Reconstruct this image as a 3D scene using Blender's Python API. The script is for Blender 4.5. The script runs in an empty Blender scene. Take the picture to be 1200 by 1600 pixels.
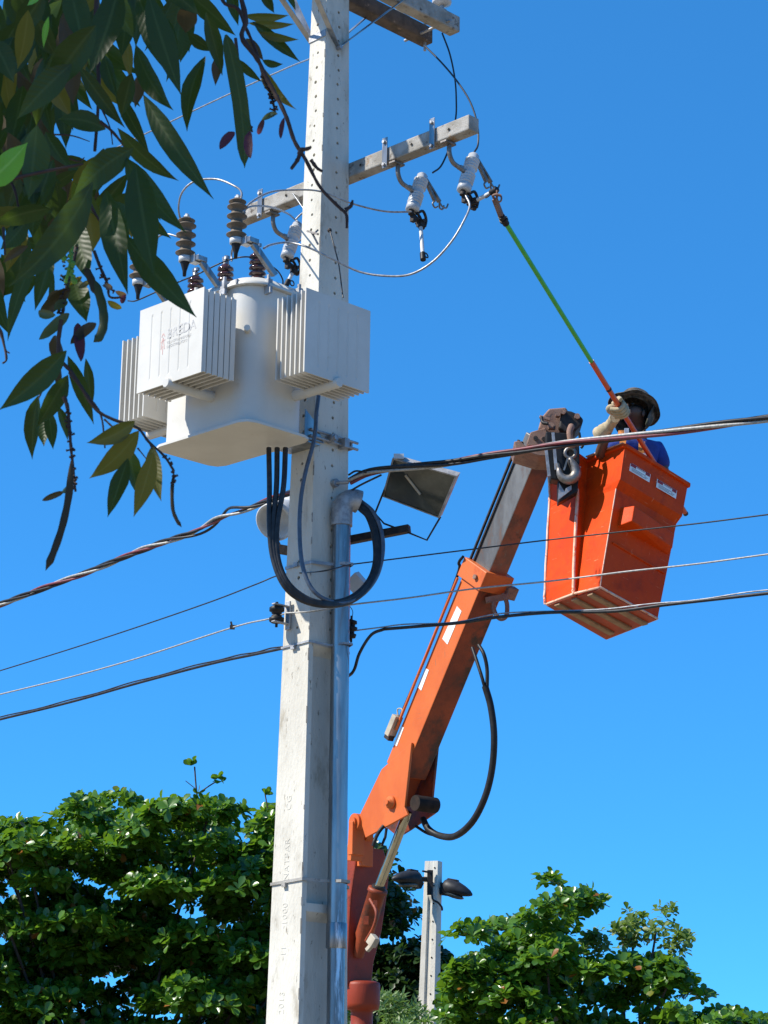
import bpy, bmesh, math, random
from mathutils import Vector, Matrix, Quaternion
V = Vector
rnd = random.Random(11)
scene = bpy.context.scene
COL = scene.collection

# ------------------------------------------------------------------ camera
F_PX = 3460.0
PITCH = math.radians(15.5)
ROLL = math.radians(0.87)
CAM = V((0, 0, 1.6))
_f = V((0, math.cos(PITCH), math.sin(PITCH)))
_r0 = V((1, 0, 0)); _u0 = V((0, -math.sin(PITCH), math.cos(PITCH)))
_r = _r0*math.cos(ROLL) + _u0*math.sin(ROLL)
_u = -_r0*math.sin(ROLL) + _u0*math.cos(ROLL)
cam_data = bpy.data.cameras.new('camera')
cam = bpy.data.objects.new('camera', cam_data); COL.objects.link(cam)
cam.matrix_world = Matrix(((_r.x, _u.x, -_f.x, CAM.x), (_r.y, _u.y, -_f.y, CAM.y), (_r.z, _u.z, -_f.z, CAM.z), (0, 0, 0, 1)))
cam_data.sensor_fit = 'VERTICAL'; cam_data.sensor_height = 36.0; cam_data.sensor_width = 27.0
cam_data.lens = 36.0*F_PX/1600.0
cam_data.clip_start = 0.05; cam_data.clip_end = 3000
cam_data.dof.use_dof = True; cam_data.dof.focus_distance = 13.2; cam_data.dof.aperture_fstop = 64
scene.camera = cam

# ------------------------------------------------------------------ world, sun, exposure
SUN_EL = math.radians(46.5)
S = V((-0.743, -0.186, 0.0)); S.normalize()
S = V((S.x*math.cos(SUN_EL), S.y*math.cos(SUN_EL), math.sin(SUN_EL)))   # towards the sun
world = bpy.data.worlds.new('World'); scene.world = world; world.use_nodes = True
nt = world.node_tree; nt.nodes.clear()
sky = nt.nodes.new('ShaderNodeTexSky'); sky.sky_type = 'NISHITA'; sky.sun_disc = False
sky.sun_elevation = SUN_EL; sky.sun_rotation = math.atan2(S.x, S.y)
sky.altitude = 0; sky.air_density = 0.5; sky.dust_density = 0.0; sky.ozone_density = 6.0
# the deep, even tropical blue of this sky: one colour response for the whole dome
gm = nt.nodes.new('ShaderNodeGamma'); gm.inputs[1].default_value = 0.56
tn = nt.nodes.new('ShaderNodeMix'); tn.data_type = 'RGBA'; tn.blend_type = 'MULTIPLY'; tn.inputs[0].default_value = 1.0
tn.inputs[7].default_value = (.40, 1.66, 2.84, 1)
bg = nt.nodes.new('ShaderNodeBackground'); bg.inputs['Strength'].default_value = 0.112
wo = nt.nodes.new('ShaderNodeOutputWorld')
nt.links.new(sky.outputs[0], gm.inputs[0]); nt.links.new(gm.outputs[0], tn.inputs[6]); nt.links.new(tn.outputs[2], bg.inputs[0]); nt.links.new(bg.outputs[0], wo.inputs[0])
sun_d = bpy.data.lights.new('sun', 'SUN'); sun_d.energy = 5.0; sun_d.angle = math.radians(0.5); sun_d.color = (1.0, 0.95, 0.86)
sun = bpy.data.objects.new('sun', sun_d); COL.objects.link(sun)
sun.rotation_euler = S.to_track_quat('Z', 'Y').to_euler(); sun.location = (-20, -5, 30)
scene.view_settings.view_transform = 'Standard'; scene.view_settings.look = 'None'
scene.view_settings.gamma = 1.0; scene.view_settings.exposure = 0.6
scene.render.engine = 'CYCLES'
scene.render.resolution_x = 768; scene.render.resolution_y = 1024

def P(px, py, Y):
    d = _f*F_PX + _r*(px-600) + _u*(800-py)
    return CAM + d*(Y/d.y)

# ------------------------------------------------------------------ materials
def mat(name, c1, c2=None, scale=6, rough=0.6, metal=0.0, bump=0.0, bscale=80, stretch=1.0, spots=None, spots2=None, spec=0.5, coat=0.0, rvar=0.1, scratch=None):
    m = bpy.data.materials.new(name); m.use_nodes = True
    t = m.node_tree; N = t.nodes; L = t.links
    b = N['Principled BSDF']
    b.inputs['Metallic'].default_value = metal; b.inputs['Roughness'].default_value = rough
    b.inputs['Specular IOR Level'].default_value = spec; b.inputs['Coat Weight'].default_value = coat
    tc = N.new('ShaderNodeTexCoord'); mp = N.new('ShaderNodeMapping'); mp.inputs['Scale'].default_value = (1, 1, stretch)
    L.new(tc.outputs['Object'], mp.inputs['Vector'])
    def noise(sc, det=5, vec=mp, r=0.6):
        n = N.new('ShaderNodeTexNoise'); n.inputs['Scale'].default_value = sc; n.inputs['Detail'].default_value = det
        n.inputs['Roughness'].default_value = r
        L.new(vec.outputs[0], n.inputs['Vector']); return n
    def mix(a, bcol, fac):
        x = N.new('ShaderNodeMix'); x.data_type = 'RGBA'
        L.new(fac, x.inputs[0])
        if isinstance(a, tuple): x.inputs[6].default_value = (*a, 1)
        else: L.new(a, x.inputs[6])
        x.inputs[7].default_value = (*bcol, 1)
        return x.outputs[2]
    def ramp(src, lo, hi):
        r = N.new('ShaderNodeMapRange'); r.inputs[1].default_value = lo; r.inputs[2].default_value = hi
        r.interpolation_type = 'SMOOTHSTEP'
        L.new(src, r.inputs[0]); return r.outputs[0]
    c = c1
    if c2 is not None:
        c = mix(c, c2, ramp(noise(scale).outputs[0], 0.35, 0.65))
    for sp in (spots, spots2):
        if sp:
            sc, col, lo, hi = sp
            c = mix(c, col, ramp(noise(sc, 8, r=0.7).outputs[0], lo, hi))
    if scratch:
        for rot, sc_ in (((.3, .2, 0), (4, 4, 90)), ((1.2, .4, .8), (3, 80, 5))):
            m3 = N.new('ShaderNodeMapping'); m3.inputs['Scale'].default_value = sc_; m3.inputs['Rotation'].default_value = rot
            L.new(tc.outputs['Object'], m3.inputs['Vector'])
            c = mix(c, scratch, ramp(noise(1.0, 6, m3, .7).outputs[0], .645, .69))
    if isinstance(c, tuple): b.inputs['Base Color'].default_value = (*c, 1)
    else: L.new(c, b.inputs['Base Color'])
    if rvar:
        r = N.new('ShaderNodeMapRange'); r.inputs[3].default_value = max(0.02, rough-rvar); r.inputs[4].default_value = min(1, rough+rvar)
        L.new(noise(scale*3).outputs[0], r.inputs[0]); L.new(r.outputs[0], b.inputs['Roughness'])
    if bump:
        bn = N.new('ShaderNodeBump'); bn.inputs['Strength'].default_value = 0.8; bn.inputs['Distance'].default_value = bump
        L.new(noise(bscale, 8, tc if stretch == 1 else mp).outputs[0] if stretch == 1 else noise(bscale, 8).outputs[0], bn.inputs['Height'])
        L.new(bn.outputs[0], b.inputs['Normal'])
    return m

def leafmat(name, c1, c2, trans=0.3, tcol=None, rough=0.38, scale=2.0, vein=False, orange=None, rib=None):
    m = bpy.data.materials.new(name); m.use_nodes = True
    t = m.node_tree; N = t.nodes; L = t.links
    b = N['Principled BSDF']; b.inputs['Roughness'].default_value = rough; b.inputs['Specular IOR Level'].default_value = 0.5
    oi = N.new('ShaderNodeObjectInfo'); at = N.new('ShaderNodeAttribute'); at.attribute_name = 'rnd'
    ad = N.new('ShaderNodeMath'); ad.operation = 'ADD'; L.new(oi.outputs['Random'], ad.inputs[0]); L.new(at.outputs['Fac'], ad.inputs[1])
    fr = N.new('ShaderNodeMath'); fr.operation = 'FRACT'; L.new(ad.outputs[0], fr.inputs[0])
    r = N.new('ShaderNodeValToRGB'); L.new(fr.outputs[0], r.inputs[0])
    r.color_ramp.elements[0].color = (*c1, 1); r.color_ramp.elements[1].color = (*c2, 1)
    r.color_ramp.elements[1].position = 0.982 if orange else 1.0
    if orange:
        e = r.color_ramp.elements.new(0.988); e.color = (*orange, 1)
    tc = N.new('ShaderNodeTexCoord'); n = N.new('ShaderNodeTexNoise'); n.inputs['Scale'].default_value = scale*18
    L.new(tc.outputs['Object'], n.inputs['Vector'])
    mx = N.new('ShaderNodeMix'); mx.data_type = 'RGBA'; mx.blend_type = 'MULTIPLY'; mx.inputs[0].default_value = 0.45
    L.new(r.outputs[0], mx.inputs[6]); L.new(n.outputs['Color'], mx.inputs[7])
    g = N.new('ShaderNodeMix'); g.data_type = 'RGBA'; g.blend_type = 'MULTIPLY'; g.inputs[0].default_value = 1.0
    L.new(r.outputs[0], g.inputs[6]); rr = N.new('ShaderNodeMapRange'); rr.inputs[3].default_value = 0.65; rr.inputs[4].default_value = 1.3
    L.new(n.outputs[0], rr.inputs[0]); L.new(rr.outputs[0], g.inputs[7])
    N.remove(mx)
    if rib:
        ac = N.new('ShaderNodeAttribute'); ac.attribute_name = 'across'
        mr = N.new('ShaderNodeMapRange'); mr.inputs[1].default_value = .05; mr.inputs[2].default_value = .14; mr.inputs[3].default_value = .8; mr.inputs[4].default_value = 0
        L.new(ac.outputs['Fac'], mr.inputs[0])
        av = N.new('ShaderNodeAttribute'); av.attribute_name = 'along'
        # side veins: slanting fine ridges
        s1 = N.new('ShaderNodeMath'); s1.operation = 'MULTIPLY_ADD'; s1.inputs[1].default_value = -.12; L.new(ac.outputs['Fac'], s1.inputs[0]); L.new(av.outputs['Fac'], s1.inputs[2])
        s2 = N.new('ShaderNodeMath'); s2.operation = 'MULTIPLY'; s2.inputs[1].default_value = 85; L.new(s1.outputs[0], s2.inputs[0])
        s3 = N.new('ShaderNodeMath'); s3.operation = 'SINE'; L.new(s2.outputs[0], s3.inputs[0])
        bn = N.new('ShaderNodeBump'); bn.inputs['Strength'].default_value = .16; bn.inputs['Distance'].default_value = .0004; L.new(s3.outputs[0], bn.inputs['Height']); L.new(bn.outputs[0], b.inputs['Normal'])
        g2 = N.new('ShaderNodeMix'); g2.data_type = 'RGBA'; L.new(mr.outputs[0], g2.inputs[0]); L.new(g.outputs[2], g2.inputs[6]); g2.inputs[7].default_value = (*rib, 1); g = g2
    L.new(g.outputs[2], b.inputs['Base Color'])
    tr = N.new('ShaderNodeBsdfTranslucent')
    if tcol: tr.inputs[0].default_value = (*tcol, 1)
    else: L.new(g.outputs[2], tr.inputs[0])
    ms = N.new('ShaderNodeMixShader'); ms.inputs[0].default_value = trans
    L.new(b.outputs[0], ms.inputs[1]); L.new(tr.outputs[0], ms.inputs[2])
    L.new(ms.outputs[0], N['Material Output'].inputs[0])
    return m

M = {}
M['concrete'] = mat('pale cast concrete', (.63, .60, .52), (.52, .49, .42), 3.5, .88, bump=.006, bscale=60, stretch=.35,
                    spots=(7, (.33, .29, .22), .55, .76), spots2=(34, (.19, .16, .12), .60, .69), spec=.25)
M['concrete_arm'] = mat('weathered concrete', (.40, .38, .345), (.27, .25, .215), 9, .9, bump=.004, bscale=60,
                        spots=(14, (.10, .08, .065), .56, .68), spots2=(6, (.33, .20, .10), .62, .72), spec=.2)
M['concrete_dark'] = mat('blackened concrete', (.085, .07, .06), (.14, .11, .09), 12, .95, bump=.004, bscale=60,
                         spots=(14, (.30, .22, .16), .60, .68), spec=.2)
M['hole'] = mat('dark bolt hole', (.03, .027, .022), rough=.95, spec=.1, rvar=0)
M['galv'] = mat('galvanised steel', (.40, .40, .39), (.17, .18, .19), 9, .33, .85, bump=.0008, bscale=40, stretch=.12, spots=(9, (.62, .64, .68), .56, .66))
M['galv_dull'] = mat('dull galvanised steel', (.42, .42, .42), (.26, .26, .27), 20, .55, .55, bump=.001, bscale=90, spots=(30, (.16, .12, .09), .62, .72))
M['paint'] = mat('light grey enamel', (.60, .58, .53), (.54, .52, .47), 2.5, .42, bump=.0008, bscale=25, spots=(6, (.44, .39, .30), .60, .80), spots2=(30, (.38, .30, .20), .70, .76), spec=.3, rvar=.06)
M['porc'] = mat('grey glazed porcelain', (.50, .51, .52), (.42, .43, .44), 10, .22, spots=(22, (.27, .23, .19), .62, .74), spec=.6)
M['porc_brown'] = mat('dark brown glaze', (.045, .016, .012), (.07, .025, .018), 20, .12, spec=.7)
M['polymer'] = mat('taupe silicone rubber', (.15, .112, .075), (.105, .08, .055), 20, .65, spec=.3)
M['black'] = mat('black rubber', (.010, .010, .010), (.020, .019, .018), 20, .5, spec=.25)
M['castiron'] = mat('dark cast metal', (.018, .016, .015), (.045, .032, .025), 30, .55, .1, spec=.3, bump=.002, bscale=90)
M['bronze'] = mat('tarnished bronze casting', (.17, .15, .13), (.26, .24, .22), 30, .45, .7, bump=.001, bscale=90)
M['alu'] = mat('aluminium conductor', (.36, .36, .36), (.22, .22, .22), 40, .45, .6, rvar=.15)
M['cable'] = mat('black cable sheath', (.012, .012, .013), (.026, .026, .028), 30, .42, spec=.35)
M['bluecable'] = mat('blue grey cable sheath', (.085, .11, .15), (.06, .08, .11), 30, .4)
M['redcable'] = mat('faded red cable sheath', (.20, .03, .04), (.12, .03, .035), 30, .45)
M['greycable'] = mat('bare grey neutral strand', (.40, .39, .36), (.26, .26, .25), 60, .5, .3)
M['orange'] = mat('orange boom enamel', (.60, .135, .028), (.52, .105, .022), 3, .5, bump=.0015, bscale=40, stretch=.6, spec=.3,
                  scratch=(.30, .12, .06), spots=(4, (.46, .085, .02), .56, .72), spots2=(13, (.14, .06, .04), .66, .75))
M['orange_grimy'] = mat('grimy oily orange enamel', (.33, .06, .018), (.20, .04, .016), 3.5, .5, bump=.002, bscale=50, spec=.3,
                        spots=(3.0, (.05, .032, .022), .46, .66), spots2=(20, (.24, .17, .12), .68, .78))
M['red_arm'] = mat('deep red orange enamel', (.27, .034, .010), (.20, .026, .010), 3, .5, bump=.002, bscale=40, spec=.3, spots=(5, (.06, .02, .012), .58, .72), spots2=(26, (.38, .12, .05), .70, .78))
M['fibre'] = mat('orange gelcoat', (.66, .062, .003), (.56, .046, .003), 3, .5, bump=.0014, bscale=22,
                 scratch=(.78, .26, .12), spots=(5, (.42, .038, .006), .50, .70), spots2=(26, (.66, .15, .045), .68, .77), spec=.13)
M['fibre_edge'] = mat('chafed pale gelcoat edge', (.72, .34, .20), (.70, .52, .40), 14, .6, spots=(22, (.66, .12, .03), .54, .62), bump=.002, bscale=60)
M['fibre_floor'] = mat('worn gelcoat underside', (.42, .055, .012), (.30, .042, .014), 6, .6, bump=.002, bscale=40, spots=(18, (.30, .15, .08), .60, .70))
M['floor_rib'] = mat('bare tan runner', (.36, .22, .12), (.27, .15, .08), 18, .8, bump=.003, bscale=60, spots=(20, (.42, .10, .04), .60, .68))
M['rustiron'] = mat('rusted brown steel', (.30, .17, .115), (.20, .11, .08), 14, .7, .1, bump=.004, bscale=50, spots=(20, (.07, .05, .045), .56, .66))
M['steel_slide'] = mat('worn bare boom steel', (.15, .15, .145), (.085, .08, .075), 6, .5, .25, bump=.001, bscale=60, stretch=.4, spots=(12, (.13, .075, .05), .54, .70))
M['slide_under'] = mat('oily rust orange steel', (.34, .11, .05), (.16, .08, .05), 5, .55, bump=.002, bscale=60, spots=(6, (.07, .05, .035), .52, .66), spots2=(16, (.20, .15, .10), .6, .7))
M['chrome'] = mat('bright oiled cylinder rod', (.50, .46, .34), (.40, .36, .26), 10, .16, .95, rvar=.05)
M['white'] = mat('white reflective film', (.80, .80, .76), (.70, .69, .66), 12, .4)
M['grease'] = mat('black grease', (.012, .009, .007), (.03, .018, .012), 20, .75, spec=.2)
M['ivory'] = mat('dusty ivory plastic', (.44, .38, .28), (.33, .28, .21), 14, .6)
M['glass'] = mat('sooty floodlight glass', (.035, .038, .030), (.06, .062, .045), 5, .12, spec=.8, spots=(4, (.10, .10, .075), .5, .7))
M['lampgrey'] = mat('dark grey lamp casting', (.014, .014, .015), (.025, .025, .027), 10, .5, spec=.3)
M['palegrey'] = mat('pale grey plastic', (.55, .56, .56), (.47, .48, .48), 6, .45)
M['green'] = mat('bright green fibreglass', (.06, .42, .05), (.045, .36, .04), 20, .35)
M['poleorange'] = mat('orange fibreglass', (.62, .09, .025), (.55, .075, .02), 20, .4)
M['leather'] = mat('cream leather', (.44, .36, .23), (.32, .26, .16), 18, .8, bump=.003, bscale=70)
M['skin'] = mat('brown skin', (.10, .05, .032), (.08, .042, .027), 20, .55)
M['shirt'] = mat('royal blue cotton', (.018, .05, .26), (.014, .035, .19), 12, .85, bump=.004, bscale=30)
M['trouser'] = mat('dark work trousers', (.03, .035, .06), rough=.9)
M['camo'] = mat('dark camouflage cloth', (.018, .018, .015), (.13, .105, .08), 17, .9, spots=(26, (.045, .05, .03), .54, .58), bump=.002, bscale=120)
M['webbing'] = mat('orange webbing', (.62, .22, .04), (.50, .17, .03), 30, .8)
M['hair'] = mat('black hair', (.01, .008, .007), rough=.8)
M['print_grey'] = mat('faded grey print', (.36, .35, .34), (.56, .54, .50), 60, .5, rvar=0)
M['print_red'] = mat('faded red print', (.58, .36, .32), rough=.5, rvar=0)
M['decal_red'] = mat('red decal print', (.30, .02, .02), rough=.5, rvar=0)
M['decal_grey'] = mat('grey decal print', (.33, .34, .34), rough=.5, rvar=0)
M['ground'] = mat('sandy roadside ground', (.27, .225, .155), (.20, .165, .115), .6, .95, bump=.02, bscale=12, spots=(1.5, (.13, .15, .06), .55, .68))
M['bark'] = mat('grey brown bark', (.055, .04, .03), (.09, .07, .055), 10, .9, bump=.01, bscale=30)
M['twig'] = mat('dark twig bark', (.035, .02, .018), (.06, .035, .028), 30, .8)
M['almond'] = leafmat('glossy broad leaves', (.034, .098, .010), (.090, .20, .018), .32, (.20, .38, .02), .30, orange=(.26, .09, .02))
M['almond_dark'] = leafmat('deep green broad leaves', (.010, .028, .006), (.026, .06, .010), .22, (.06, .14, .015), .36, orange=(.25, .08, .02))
M['dryleaf'] = leafmat('dull olive leaves', (.075, .135, .02), (.16, .22, .045), .35, (.24, .38, .04), .45)
M['narrow'] = leafmat('grey green narrow leaves', (.08, .15, .035), (.17, .26, .08), .34, (.2, .34, .05), .42)
M['nearleaf'] = leafmat('dark green hanging leaves', (.015, .030, .005), (.032, .056, .007), .42, (.075, .125, .010), .42, rib=(.07, .10, .03))
M['nearleaf_yellow'] = leafmat('yellowing leaves', (.085, .09, .012), (.13, .105, .012), .42, (.30, .24, .02), .45, rib=(.16, .15, .04))
M['nearleaf_brown'] = leafmat('browned leaves', (.06, .045, .016), (.08, .055, .02), .4, (.14, .09, .03), .5)
M['nearleaf_sunlit'] = leafmat('bright sunlit green', (.10, .28, .02), (.12, .32, .03), .5, (.30, .62, .04), .4, rib=(.3, .5, .12))  # sunlight on a few near leaves, put into a brighter colour
M['purple'] = leafmat('purple seed pods', (.055, .018, .028), (.08, .026, .036), .35, (.15, .04, .07), .6)
M['podgreen'] = leafmat('green seed pods', (.05, .075, .02), (.10, .12, .035), .3, (.14, .18, .04), .5)

# ------------------------------------------------------------------ mesh helpers
class MB:
    def __init__(s): s.v = []; s.f = []; s.sm = []; s.mi = []; s.m = 0
    def add(s, vs, fs, smooth=False):
        o = len(s.v); s.v += [V(x) for x in vs]
        for f in fs: s.f.append([i+o for i in f]); s.sm.append(smooth); s.mi.append(s.m)
    def box(s, c, size, R=None):
        c = V(c); hx, hy, hz = [x/2 for x in size]
        vs = [V((x, y, z)) for x in (-hx, hx) for y in (-hy, hy) for z in (-hz, hz)]
        if R is not None: vs = [R @ v for v in vs]
        s.add([v+c for v in vs], [(0, 1, 3, 2), (4, 6, 7, 5), (0, 4, 5, 1), (2, 3, 7, 6), (0, 2, 6, 4), (1, 5, 7, 3)])
    def bar(s, p0, p1, w, h, up=(0, 0, 1), w1=None, h1=None):
        """rectangular bar from p0 to p1; w across, h along up"""
        p0 = V(p0); p1 = V(p1); d = (p1-p0).normalized(); up = V(up)
        x = d.cross(up)
        if x.length < 1e-4: x = d.cross(V((1, 0, 0)))
        x.normalize(); y = x.cross(d).normalized()
        w1 = w if w1 is None else w1; h1 = h if h1 is None else h1
        vs = []
        for p, a, b in ((p0, w/2, h/2), (p1, w1/2, h1/2)):
            vs += [p-x*a-y*b, p+x*a-y*b, p+x*a+y*b, p-x*a+y*b]
        s.add(vs, [(0, 3, 2, 1), (4, 5, 6, 7), (0, 1, 5, 4), (1, 2, 6, 5), (2, 3, 7, 6), (3, 0, 4, 7)])
    def hexa(s, a, b):
        """two quads (lists of 4 points) joined"""
        s.add(list(a)+list(b), [(0, 3, 2, 1), (4, 5, 6, 7), (0, 1, 5, 4), (1, 2, 6, 5), (2, 3, 7, 6), (3, 0, 4, 7)])
    def prism(s, pts, d):
        n = len(pts); pts = [V(p) for p in pts]; d = V(d)
        s.add(pts+[p+d for p in pts], [tuple(range(n))[::-1], tuple(range(n, 2*n))]+[(i, (i+1) % n, n+(i+1) % n, n+i) for i in range(n)])
    def loft(s, rings, cap=True, smooth=True):
        n = len(rings[0]); vs = [p for r in rings for p in r]; fs = []
        for k in range(len(rings)-1):
            for i in range(n):
                j = (i+1) % n; fs.append((k*n+i, k*n+j, (k+1)*n+j, (k+1)*n+i))
        s.add(vs, fs, smooth)
        if cap:
            s.add(rings[0], [tuple(range(n))[::-1]]); s.add(rings[-1], [tuple(range(n))])
    def tube(s, pts, r, seg=8, cap=True, closed=False):
        pts = [V(p) for p in pts]; n = len(pts)
        rs = r if isinstance(r, (list, tuple)) else [r]*n
        tang = []
        for i in range(n):
            a = pts[max(0, i-1)]; b = pts[min(n-1, i+1)]
            if closed: a = pts[i-1]; b = pts[(i+1) % n]
            tang.append((b-a).normalized())
        t0 = tang[0]; x = t0.cross(V((0, 0, 1)))
        if x.length < 1e-3: x = t0.cross(V((1, 0, 0)))
        x.normalize(); rings = []
        for i in range(n):
            t = tang[i]; x = (x - t*x.dot(t))
            x = x.normalized() if x.length > 1e-6 else t.orthogonal().normalized()
            y = t.cross(x)
            rings.append([pts[i] + (x*math.cos(2*math.pi*k/seg)+y*math.sin(2*math.pi*k/seg))*rs[i] for k in range(seg)])
        if closed: rings.append(rings[0]); cap = False
        s.loft(rings, cap)
    def cyl(s, p0, p1, r0, r1=None, seg=16):
        s.tube([p0, p1], [r0, r0 if r1 is None else r1], seg)
        for k in range(seg*1): pass
    def lathe(s, prof, p0, axis, seg=20, smooth=True, cap=True):
        """prof: list of (distance along axis, radius)"""
        p0 = V(p0); ax = V(axis).normalized(); x = ax.orthogonal().normalized(); y = ax.cross(x)
        rings = [[p0+ax*h+(x*math.cos(2*math.pi*k/seg)+y*math.sin(2*math.pi*k/seg))*max(r, 1e-4) for k in range(seg)] for h, r in prof]
        s.loft(rings, cap, smooth)
    def ball(s, c, r, seg=12, sc=(1, 1, 1), R=None):
        c = V(c); rings = []
        h = seg//2
        for i in range(h+1):
            a = math.pi*i/h; ring = []
            for k in range(seg):
                b = 2*math.pi*k/seg
                v = V((math.sin(a)*math.cos(b)*sc[0], math.sin(a)*math.sin(b)*sc[1], -math.cos(a)*sc[2]))*r
                if R is not None: v = R @ v
                ring.append(c+v)
            rings.append(ring)
        s.loft(rings, True, True)

ROOTM = {}
def thing(name, label, cat, Mx=None, group=None, kind=None):
    o = bpy.data.objects.new(name, None); COL.objects.link(o)
    o.empty_display_size = 0.1
    Mx = Mx if Mx is not None else Matrix.Identity(4)
    o.matrix_world = Mx; ROOTM[o.name] = Mx.copy()
    o['label'] = label; o['category'] = cat
    if group: o['group'] = group
    if kind: o['kind'] = kind
    return o
def at(p, rot=None):
    m = Matrix.Translation(V(p))
    return m @ rot if rot is not None else m
def part(name, mb, m, parent=None, X=None, bevel=0, label=None, kind=None, rnd_attr=None, shade=True, root=None, seg=2):
    """mb holds coordinates in frame X (world when None)"""
    me = bpy.data.meshes.new(name)
    me.from_pydata([tuple(v) for v in mb.v], [], mb.f)
    me.polygons.foreach_set('use_smooth', mb.sm)
    ms = m if isinstance(m, (list, tuple)) else [m]
    for q in ms: me.materials.append(M[q] if isinstance(q, str) else q)
    if len(ms) > 1: me.polygons.foreach_set('material_index', mb.mi)
    r = root or parent
    T = Matrix.Identity(4)
    if r is not None:
        T = ROOTM[r.name].inverted() @ (X if X is not None else Matrix.Identity(4))
    elif X is not None: T = X
    me.transform(T)
    if rnd_attr is not None:
        a = me.attributes.new('rnd', 'FLOAT', 'FACE'); a.data.foreach_set('value', rnd_attr)
    bm = bmesh.new(); bm.from_mesh(me)
    bmesh.ops.recalc_face_normals(bm, faces=bm.faces) if rnd_attr is None and len(bm.faces) < 60000 and name != 'leaf' else None
    bm.to_mesh(me); bm.free(); me.update()
    o = bpy.data.objects.new(name, me); COL.objects.link(o)
    if parent is not None:
        o.parent = parent; ROOTM[o.name] = ROOTM[r.name]
    if bevel:
        bv = o.modifiers.new('bevel', 'BEVEL'); bv.width = bevel; bv.segments = seg; bv.limit_method = 'ANGLE'; bv.angle_limit = math.radians(35)
    if label: o['label'] = label
    if kind: o['kind'] = kind
    return o
def solo(name, mb, m, label, cat, group=None, bevel=0, X=None):
    o = part(name, mb, m, None, X, bevel); o['label'] = label; o['category'] = cat
    if group: o['group'] = group
    return o
def copy_tree(o, Mx, label):
    def rec(x, par):
        c = x.copy(); COL.objects.link(c)
        if par is not None: c.parent = par; c.matrix_parent_inverse = x.matrix_parent_inverse.copy()
        for ch in [q for q in COL.objects if q.parent == x]: rec(ch, c)
        return c
    c = rec(o, None); c.matrix_world = Mx; c['label'] = label; ROOTM[c.name] = Mx.copy()
    return c
def text_part(body, m, parent, Mx, size, ext=0.002, name='lettering', root=None, bold=0.0, spacing=1.0):
    cu = bpy.data.curves.new(name, 'FONT'); cu.body = body; cu.size = size; cu.extrude = ext; cu.align_x = 'LEFT'; cu.align_y = 'BOTTOM'
    cu.offset = bold; cu.space_character = spacing; cu.resolution_u = 3
    tmp = bpy.data.objects.new(name, cu); COL.objects.link(tmp)
    dg = bpy.context.evaluated_depsgraph_get()
    me = bpy.data.meshes.new_from_object(tmp.evaluated_get(dg))
    bpy.data.objects.remove(tmp); me.name = name
    me.transform(ROOTM[(root or parent).name].inverted() @ Mx)
    me.materials.clear(); me.materials.append(M[m])
    o = bpy.data.objects.new(name, me); COL.objects.link(o); o.parent = parent; ROOTM[o.name] = ROOTM[(root or parent).name]
    return o
def spline(pts, n=8):
    """Catmull-Rom through 3D points"""
    pts = [V(p) for p in pts]; out = []
    q = [pts[0]*2-pts[1]]+pts+[pts[-1]*2-pts[-2]]
    for i in range(1, len(q)-2):
        a, b, c, d = q[i-1], q[i], q[i+1], q[i+2]
        for k in range(n):
            t = k/n
            out.append(0.5*((2*b)+(c-a)*t+(2*a-5*b+4*c-d)*t*t+(3*b-a-3*c+d)*t*t*t))
    out.append(pts[-1]); return out
def pp(lst): return [P(*t) for t in lst]
# ================================================================== SETTING
g = MB(); n = 24
for i in range(n):
    pass
g.add([(-1500, -300, 0), (1500, -300, 0), (1500, 2500, 0), (-1500, 2500, 0)], [(0, 1, 2, 3)])
o = part('ground', g, 'ground'); o['kind'] = 'structure'; 

# ------------------------------------------------------------------ main pole (double-T concrete pole), frame turned 45 degrees
Y0 = 12.7
X0 = (P(480, 1600, Y0).x + P(514.5, 60, Y0).x)/2
A45 = math.radians(-45)
PF = Matrix.Translation((X0, Y0, 0)) @ Matrix.Rotation(A45, 4, 'Z')
ROT = Matrix.Rotation(A45, 4, 'Z')
def HX(h): return (.14+.0205*(8.2-h))/2
def HY(h): return (.205+.028*(8.2-h))/2
def ZP(py, px=490, Y=12.6): return P(px, py, Y).z
H_TOP = 9.3
pole = thing('utility_pole', 'tall tapering pale concrete pole carrying the transformer, with rows of bolt holes', 'utility pole', PF)
Z_REC = ZP(1011)                      # top of the upper recess
Z_M1, Z_M0 = ZP(1413), ZP(1426)       # the cross web between two recesses
mb = MB(); rl = []
HOLE = .0105; CELL = .1
def face_pt(side, u, h, dep=0.0):
    """side 0..3: -y,+x,+y,-x; u in metres from the centre of the face; dep inwards"""
    hx, hy = HX(h), HY(h)
    if side == 0: return V((u, -hy+dep, h))
    if side == 1: return V((hx-dep, u, h))
    if side == 2: return V((-u, hy-dep, h))
    return V((-hx+dep, -u, h))
def halfw(side, h): return HX(h) if side in (0, 2) else HY(h)
def hole_cell(side, h0, h1, uc, r, depth):
    hm = (h0+h1)/2
    w0, w1, wm = halfw(side, h0), halfw(side, h1), halfw(side, hm)
    outer = [(w0, h0), (wm, hm), (w1, h1), (uc, h1), (-w1, h1), (-wm, hm), (-w0, h0), (uc, h0)]
    inner = [(uc+r*math.cos(a), hm+r*math.sin(a)) for a in [math.radians(x) for x in (-45, 0, 45, 90, 135, 180, 225, 270)]]
    vs = [face_pt(side, *p) for p in outer]+[face_pt(side, *p) for p in inner]+[face_pt(side, p[0], p[1], depth) for p in inner]
    fs = []
    for i in range(8):
        j = (i+1) % 8; fs.append((i, j, 8+j, 8+i)); fs.append((8+i, 8+j, 16+j, 16+i))
    mb.m = 0; mb.add(vs, fs)
    mb.m = 1; mb.add(vs[16:], [tuple(range(8))]); mb.m = 0
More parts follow.
